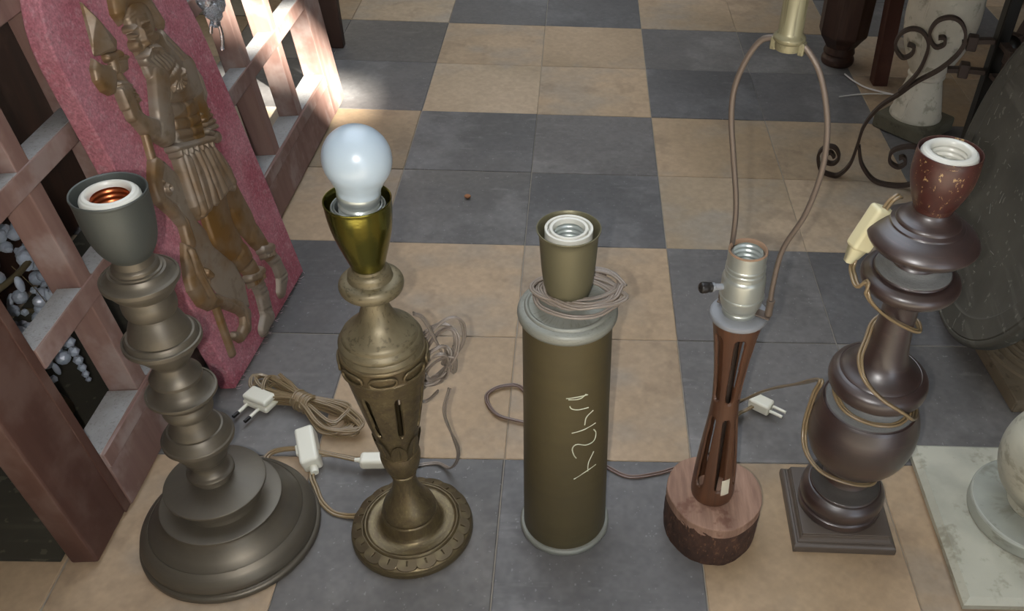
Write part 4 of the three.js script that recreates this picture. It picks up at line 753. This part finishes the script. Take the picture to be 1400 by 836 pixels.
// ------------------------------------------------------------------ wrought iron scroll stand
{
  const F = V3(.67632, 0, -.61396), d0 = V3(.95504, 0, .29647), post = F.clone().addScaledVector(d0, .186);
  const t = thing('iron_stand', 'wrought iron floor stand with curling scroll legs', 'stand', [post.x, 0, post.z]);
  const strap = (pts, w = .011, th = .0042) => {        // flat bar swept through points in the leg plane
    const c = new THREE.SplineCurve(pts.map((p) => new THREE.Vector2(p[0] - .186, Math.max(p[1], th / 2 + .0005)))), n = pts.length * 7, pos = [], idx = [];
    for (let i = 0; i <= n; i++) { const p = c.getPoint(i / n), tg = c.getTangent(i / n), nx = -tg.y * th / 2, ny = tg.x * th / 2; for (const [s, o] of [[1, 1], [1, -1], [-1, -1], [-1, 1]]) pos.push(p.x + nx * s, Math.max(0.0002, p.y + ny * s), o * w / 2); }
    for (let i = 0; i < n; i++) for (let k = 0; k < 4; k++) { const a = i * 4 + k, b = i * 4 + (k + 1) % 4; idx.push(a, b, a + 4, b, b + 4, a + 4); }
    idx.push(0, 2, 1, 0, 3, 2); const e = n * 4; idx.push(e, e + 1, e + 2, e, e + 2, e + 3);
    const g = new THREE.BufferGeometry(); g.setAttribute('position', new THREE.Float32BufferAttribute(pos, 3)); g.setIndex(idx); g.computeVertexNormals();
    return metricUV(creased(g, .8), .2);
  };
  const leg = [[0.001, 0.034], [-0.006, 0.041], [-0.014, 0.034], [-0.008, 0.023], [0.003, 0.024], [0.008, 0.036], [-0.001, 0.05], [-0.015, 0.049], [-0.024, 0.034], [-0.016, 0.009], [0.0, 0.002], [0.014, 0.005], [0.027, 0.027], [0.031, 0.06], [0.034, 0.095], [0.049, 0.128], [0.073, 0.154], [0.091, 0.175], [0.119, 0.2], [0.137, 0.227], [0.139, 0.25], [0.128, 0.268], [0.112, 0.273], [0.096, 0.265], [0.091, 0.246], [0.103, 0.23], [0.114, 0.235], [0.112, 0.244], [0.104, 0.243]];
  const br2 = [[0.071, 0.156], [0.088, 0.185], [0.094, 0.21], [0.093, 0.233], [0.081, 0.248], [0.065, 0.25], [0.052, 0.24], [0.05, 0.222], [0.063, 0.208], [0.074, 0.214], [0.075, 0.225], [0.066, 0.228]];
  const br3 = [[0.034, 0.06], [0.044, 0.031], [0.067, 0.007], [0.093, 0.002], [0.12, 0.008], [0.138, 0.029], [0.138, 0.057], [0.12, 0.073], [0.1, 0.071], [0.084, 0.06], [0.085, 0.043], [0.099, 0.036], [0.108, 0.045], [0.103, 0.054], [0.097, 0.051]];
  const th0 = Math.atan2(-d0.z, d0.x);
  for (const a of [0, -2.2, 2.0]) {
    const lg = new THREE.Group(); lg.name = 'scroll_leg'; lg.rotation.y = th0 + a; t.add(lg);
    obj('main_scroll', strap(leg), M.iron, lg); obj('upper_scroll', strap(br2), M.iron, lg); obj('lower_scroll', strap(br3), M.iron, lg);
    const tie = (p0, p1) => obj('tie_bar', strap([p0, [(p0[0] + p1[0]) / 2, (p0[1] + p1[1]) / 2 + .002], p1], .012, .006), M.iron, lg);
    tie([.137, .24], [.183, .25]); tie([.139, .040], [.183, .045]);
    obj('collar', new RoundedBoxGeometry(.014, .020, .018, 2, .002).translate(.150 - .186, .243, 0), M.iron, lg); obj('collar', new RoundedBoxGeometry(.014, .020, .018, 2, .002).translate(.150 - .186, .203, 0), M.iron, lg);
    obj('tie_bar', strap([[.128, .200], [.15, .203], [.183, .205]], .012, .006), M.iron, lg);
  }
  obj('post', [box(-.009, .009, .02, .62, -.009, .009, .002)], M.blackIron, t);
  obj('foot_ball', lathe([[.001, .0], [.008, .002], [.0135, .011], [.010, .020], [.001, .024]], 24), M.blackIron, t);
  const ball = new THREE.SphereGeometry(.016, 24, 16); ball.translate(.02, .238, -.012); obj('boss', ball, M.blackIron, t, 'shiny black boss');
  shade(t);
}

// ------------------------------------------------------------------ pale stone baluster
{
  const t = thing('stone_baluster', 'weathered pale stone baluster on a mossy square base', 'baluster', [.857, 0, -.787]);
  const b = obj('base_block', box(-.050, .050, 0, .026, -.050, .050, .004, .3), M.mossStone, t, 'greenish square base'); b.rotation.y = .72;
  obj('shaft', metricUV(lathe([[.001, .0255], [.0440, .0255], [.0445, .0300, .002], ...smooth([[.0425, .0340], [.0385, .0520], [.0320, .0780], [.0285, .0940]]), [.0285, .0960], [.0310, .0985, .001], [.0310, .1020, .001], [.0290, .1045], ...smooth([[.0300, .1070], [.0400, .1260], [.0530, .1600], [.0590, .2000], [.0560, .2500], [.0460, .3000], [.0360, .3400], [.0320, .3650]]), [.040, .370], [.040, .39], [.001, .392]], 64), .3), M.paleStone, t, 'bulging pale stone shaft');
  shade(t);
}

// ------------------------------------------------------------------ furniture behind, some pieces added to darken
{
  const t = thing('wooden_pedestal', 'dark carved pedestal post on a small turned foot', 'pedestal', [.7826, 0, -1.0600]);
  obj('turned_foot', lathe([[.001, 0], [.0300, 0], [.0322, .004, .002], [.0322, .012, .003], [.0290, .016], [.0285, .020], [.0310, .023, .001], [.0290, .030], [.0270, .036], [.001, .036]], 40), M.darkWood, t);
  obj('carved_block', lathe([[.001, .034], [.0300, .035], [.0400, .050, .004], [.0480, .060, .004], [.0490, .150, .01], [.0400, .19, .01], [.0280, .22], [.0280, .60], [.001, .60]], 8, .3).rotateY(.3), M.darkWood, t);
  obj('top', box(-.045, .045, .60, .63, -.045, .045, .006), M.darkWood, t);
  const lg = (x0, z0, x1, z1, h = .46) => { const g = box(-.014, .014, 0, h, -.014, .014, .002); const p = g.attributes.position; for (let i = 0; i < p.count; i++) { const q = p.getY(i) / h; p.setX(i, p.getX(i) + mix(x0, x1, q)); p.setZ(i, p.getZ(i) + mix(z0, z1, q)); } return g; };
  const tableWood = std({ map: tWood, color: 0x8a6248, roughness: .6 });
  const lt = thing('long_table', 'slim leaning brown table leg beside the stone baluster, with an added shading top', 'table', [.843, 0, -.967]);
  for (const [x0, z0, x1, z1] of [[0, 0, -.030, -.014], [.44, 0, .42, -.014], [0, -.48, -.02, -.46], [.44, -.48, .42, -.46]]) obj('leg', lg(x0, z0, x1, z1, .72), tableWood, lt);
  obj('added_shade_top', box(-.32, .46, .72, .75, -.54, .52, .004), tableWood, lt); obj('apron', box(-.05, .44, .66, .72, -.02, .0, .002), tableWood, lt); shade(lt);  // top and apron are out of view, added to shade the far right floor
  const c = thing('dark_cabinet', 'dark polished cabinet foot behind the sunlit lattice post', 'cabinet', [-.205, 0, -1.062]);
  obj('leg', lg(0, 0, 0, 0, .5).scale(1.35, 1, .7), M.darkWood, c); obj('leg', lg(-.5, 0, -.5, 0, .5), M.darkWood, c); obj('leg', lg(-.5, -.4, -.5, -.4, .5), M.darkWood, c); obj('leg', lg(0, -.4, 0, -.4, .5), M.darkWood, c);
  obj('cabinet_body', box(-.52, .02, .34, 1.1, -.42, .02, .006), M.darkWood, c);
  const tc = thing('added_shade_cabinet', 'unseen tall dark cabinet added on the right for shade', 'cabinet', [1.62, 0, -.90]);  // stands out of view, added to block sky light from the right
  obj('cabinet_body', box(-.30, .30, .06, 1.70, -.80, .80, .006), M.darkWood, tc); obj('cabinet_plinth', box(-.28, .28, 0, .06, -.78, .78, .004), M.darkWood, tc); obj('cornice', box(-.33, .33, 1.70, 1.76, -.83, .83, .01), M.darkWood, tc); shade(tc);
  const fb = thing('floor_board', 'dusty dark board lying on the floor behind the lattice', 'board', [0, 0, 0]);
  obj('board_body', box(-.412, -.204, 0, .005, -.48, .137, .001), std({ map: tStone, color: 0xb9b3a0, roughness: .95, bumpMap: tFine, bumpScale: .0006 }), fb); shade(fb);
  const pk = thing('added_shade_plank', 'unseen dark plank added to shade the space behind the lattice', 'plank', [0, .5010, 0]);  // unseen cover, added so less light falls behind the lattice
  obj('shade_plank_body', box(-.82, -.25, 0, .022, -.46, .50, .003), M.darkWood, pk); shade(pk);
  const k = thing('added_dark_chest', 'dark wooden chest added to darken the space behind the lattice', 'chest', [-.60, 0, -.17]);  // added dark backing, stands in for deep shade behind the lattice
  obj('chest_body', box(-.18, .18, 0, .46, -.64, .60, .005), M.darkWood, k); obj('chest_lid', box(-.19, .19, .46, .50, -.65, .61, .006), M.darkWood, k);
  const w = thing('dry_twig', 'thin white dry twig lying on the dark tiles', 'twig', [0, 0, 0]);
  obj('stem', [tube([[.784, .004, -.996], [.795, .004, -.965], [.815, .004, -.935], [.852, .005, -.911], [.868, .006, -.896]], .0016, 30), tube([[.752, .003, -.897], [.785, .003, -.908], [.815, .004, -.912], [.852, .005, -.911]], .0013, 24)], M.whiteWire, w);
  [t, c, k, w].forEach(shade);
}

// ------------------------------------------------------------------ crystals
{
  const facet = (r, d = 0) => { const g = new THREE.IcosahedronGeometry(r, d); g.computeVertexNormals(); return g; };
  const big = facet(.0080, 1), mid = facet(.0062, 1), small = facet(.0045);
  const ch = thing('crystal_chandelier', 'dusty crystal bead chandelier lying behind the lattice', 'chandelier', [-.305, .005, -.045]);
  obj('frame', [tube(Array.from({ length: 24 }, (_, i) => { const a = i / 24 * 6.283; return [Math.cos(a) * .062, .205, Math.sin(a) * .085]; }), .003, 60, true), tube(Array.from({ length: 24 }, (_, i) => { const a = i / 24 * 6.283; return [Math.cos(a) * .045, .10, Math.sin(a) * .06]; }), .003, 60, true), lathe([[.001, .0], [.035, .0], [.03, .012], [.009, .03], [.009, .20], [.02, .23], [.001, .24]], 24)], M.gilt, ch);
  for (let i = 0; i < 285; i++) {
    const v = rnd(), a = rr(0, 6.283), y = mix(.06, .215, v), rx = mix(.040, .066, sstep(0, .7, v)) * rr(.7, 1.1), rz = rx * 1.32;
    const m = obj('bead', [big, mid, mid, small][Math.floor(rnd() * 4)], M.crystalDusty, ch);
    m.position.set(Math.cos(a) * rx, y, Math.sin(a) * rz); m.rotation.set(rr(0, 3), rr(0, 3), 0); if (rnd() < .3) m.scale.set(.7, 1.5, .5);
  }
  const sizes = [.0070, .0065, .0060, .0055, .0048, .0042, .0032]; let y = .120;
  sizes.forEach((r, i) => { const m = obj('bead', facet(r), M.crystalDusty, ch); m.position.set(.0655 + i * .0002, y, -.004 - i * .0004); y -= r + (sizes[i + 1] || 0) + .0006; });
  obj('bead_thread', tube([[.045, .20, -.004], [.058, .17, -.004], [.0652, .13, -.004], [.0665, .05, -.0065]], .0004, 20, false, 5), M.gilt, ch);
  const cp = thing('crystal_pendant', 'clear cut glass pendant cluster hanging beside the velvet board', 'pendant', [-.150, .316, -.392]);
  const pts = [[0, .012, -.006, .012], [.004, .012, .016, .011], [-.004, .020, .006, .012], [.002, .022, -.020, .011], [0, .002, .002, .0085], [-.003, .004, -.016, .008], [.004, .030, -.004, .010], [.002, -.003, .012, .006], [0, .026, .020, .009]];
  for (const [x, yy, z, r] of pts) { const m = obj('crystal', facet(r, 1), M.crystal, cp); m.position.set(x, yy, z); m.rotation.set(rr(0, 3), rr(0, 3), rr(0, 3)); }
  obj('hanging_wire', tube([[0, .04, 0], [.002, .09, .004], [-.006, .16, .004], [-.022, .19, .004]], .0006, 20, false, 5), M.gilt, cp);
  const arm = []; for (let i = 0; i < 16; i++) { const a = mix(-1.2, 2.6, i / 15); arm.push([0, -.020 + Math.sin(a) * .019, .012 - Math.cos(a) * .016]); }
  obj('glass_loop', tube(arm, .0022, 50), M.crystal, cp);
  shade(ch); shade(cp);
}
// pebble crumb on the dark tile
{
  const g = new THREE.IcosahedronGeometry(.0042, 1); g.scale(1.2, .8, 1); g.computeVertexNormals();
  const p = thing('crumb', 'small orange brown crumb on the dark tile', 'crumb', [.108, .0034, -.519]);
  obj('crumb_body', g, std({ color: 0x9c6b48, roughness: .9 }), p); shade(p);
}

// the phone's flash lamp itself
{
  const p = thing('phone_flash', 'small glowing phone flash lamp held above the lamps', 'flash', flash.position.toArray());
  p.rotation.copy(camera.rotation);
  obj('glowing_lens', new THREE.CylinderGeometry(.003, .003, .001, 20).rotateX(Math.PI / 2).translate(0, 0, .0035), std({ color: 0xffffff, emissive: 0xfff4e6, emissiveIntensity: 2 }), p);
}

renderer.render(scene, camera);
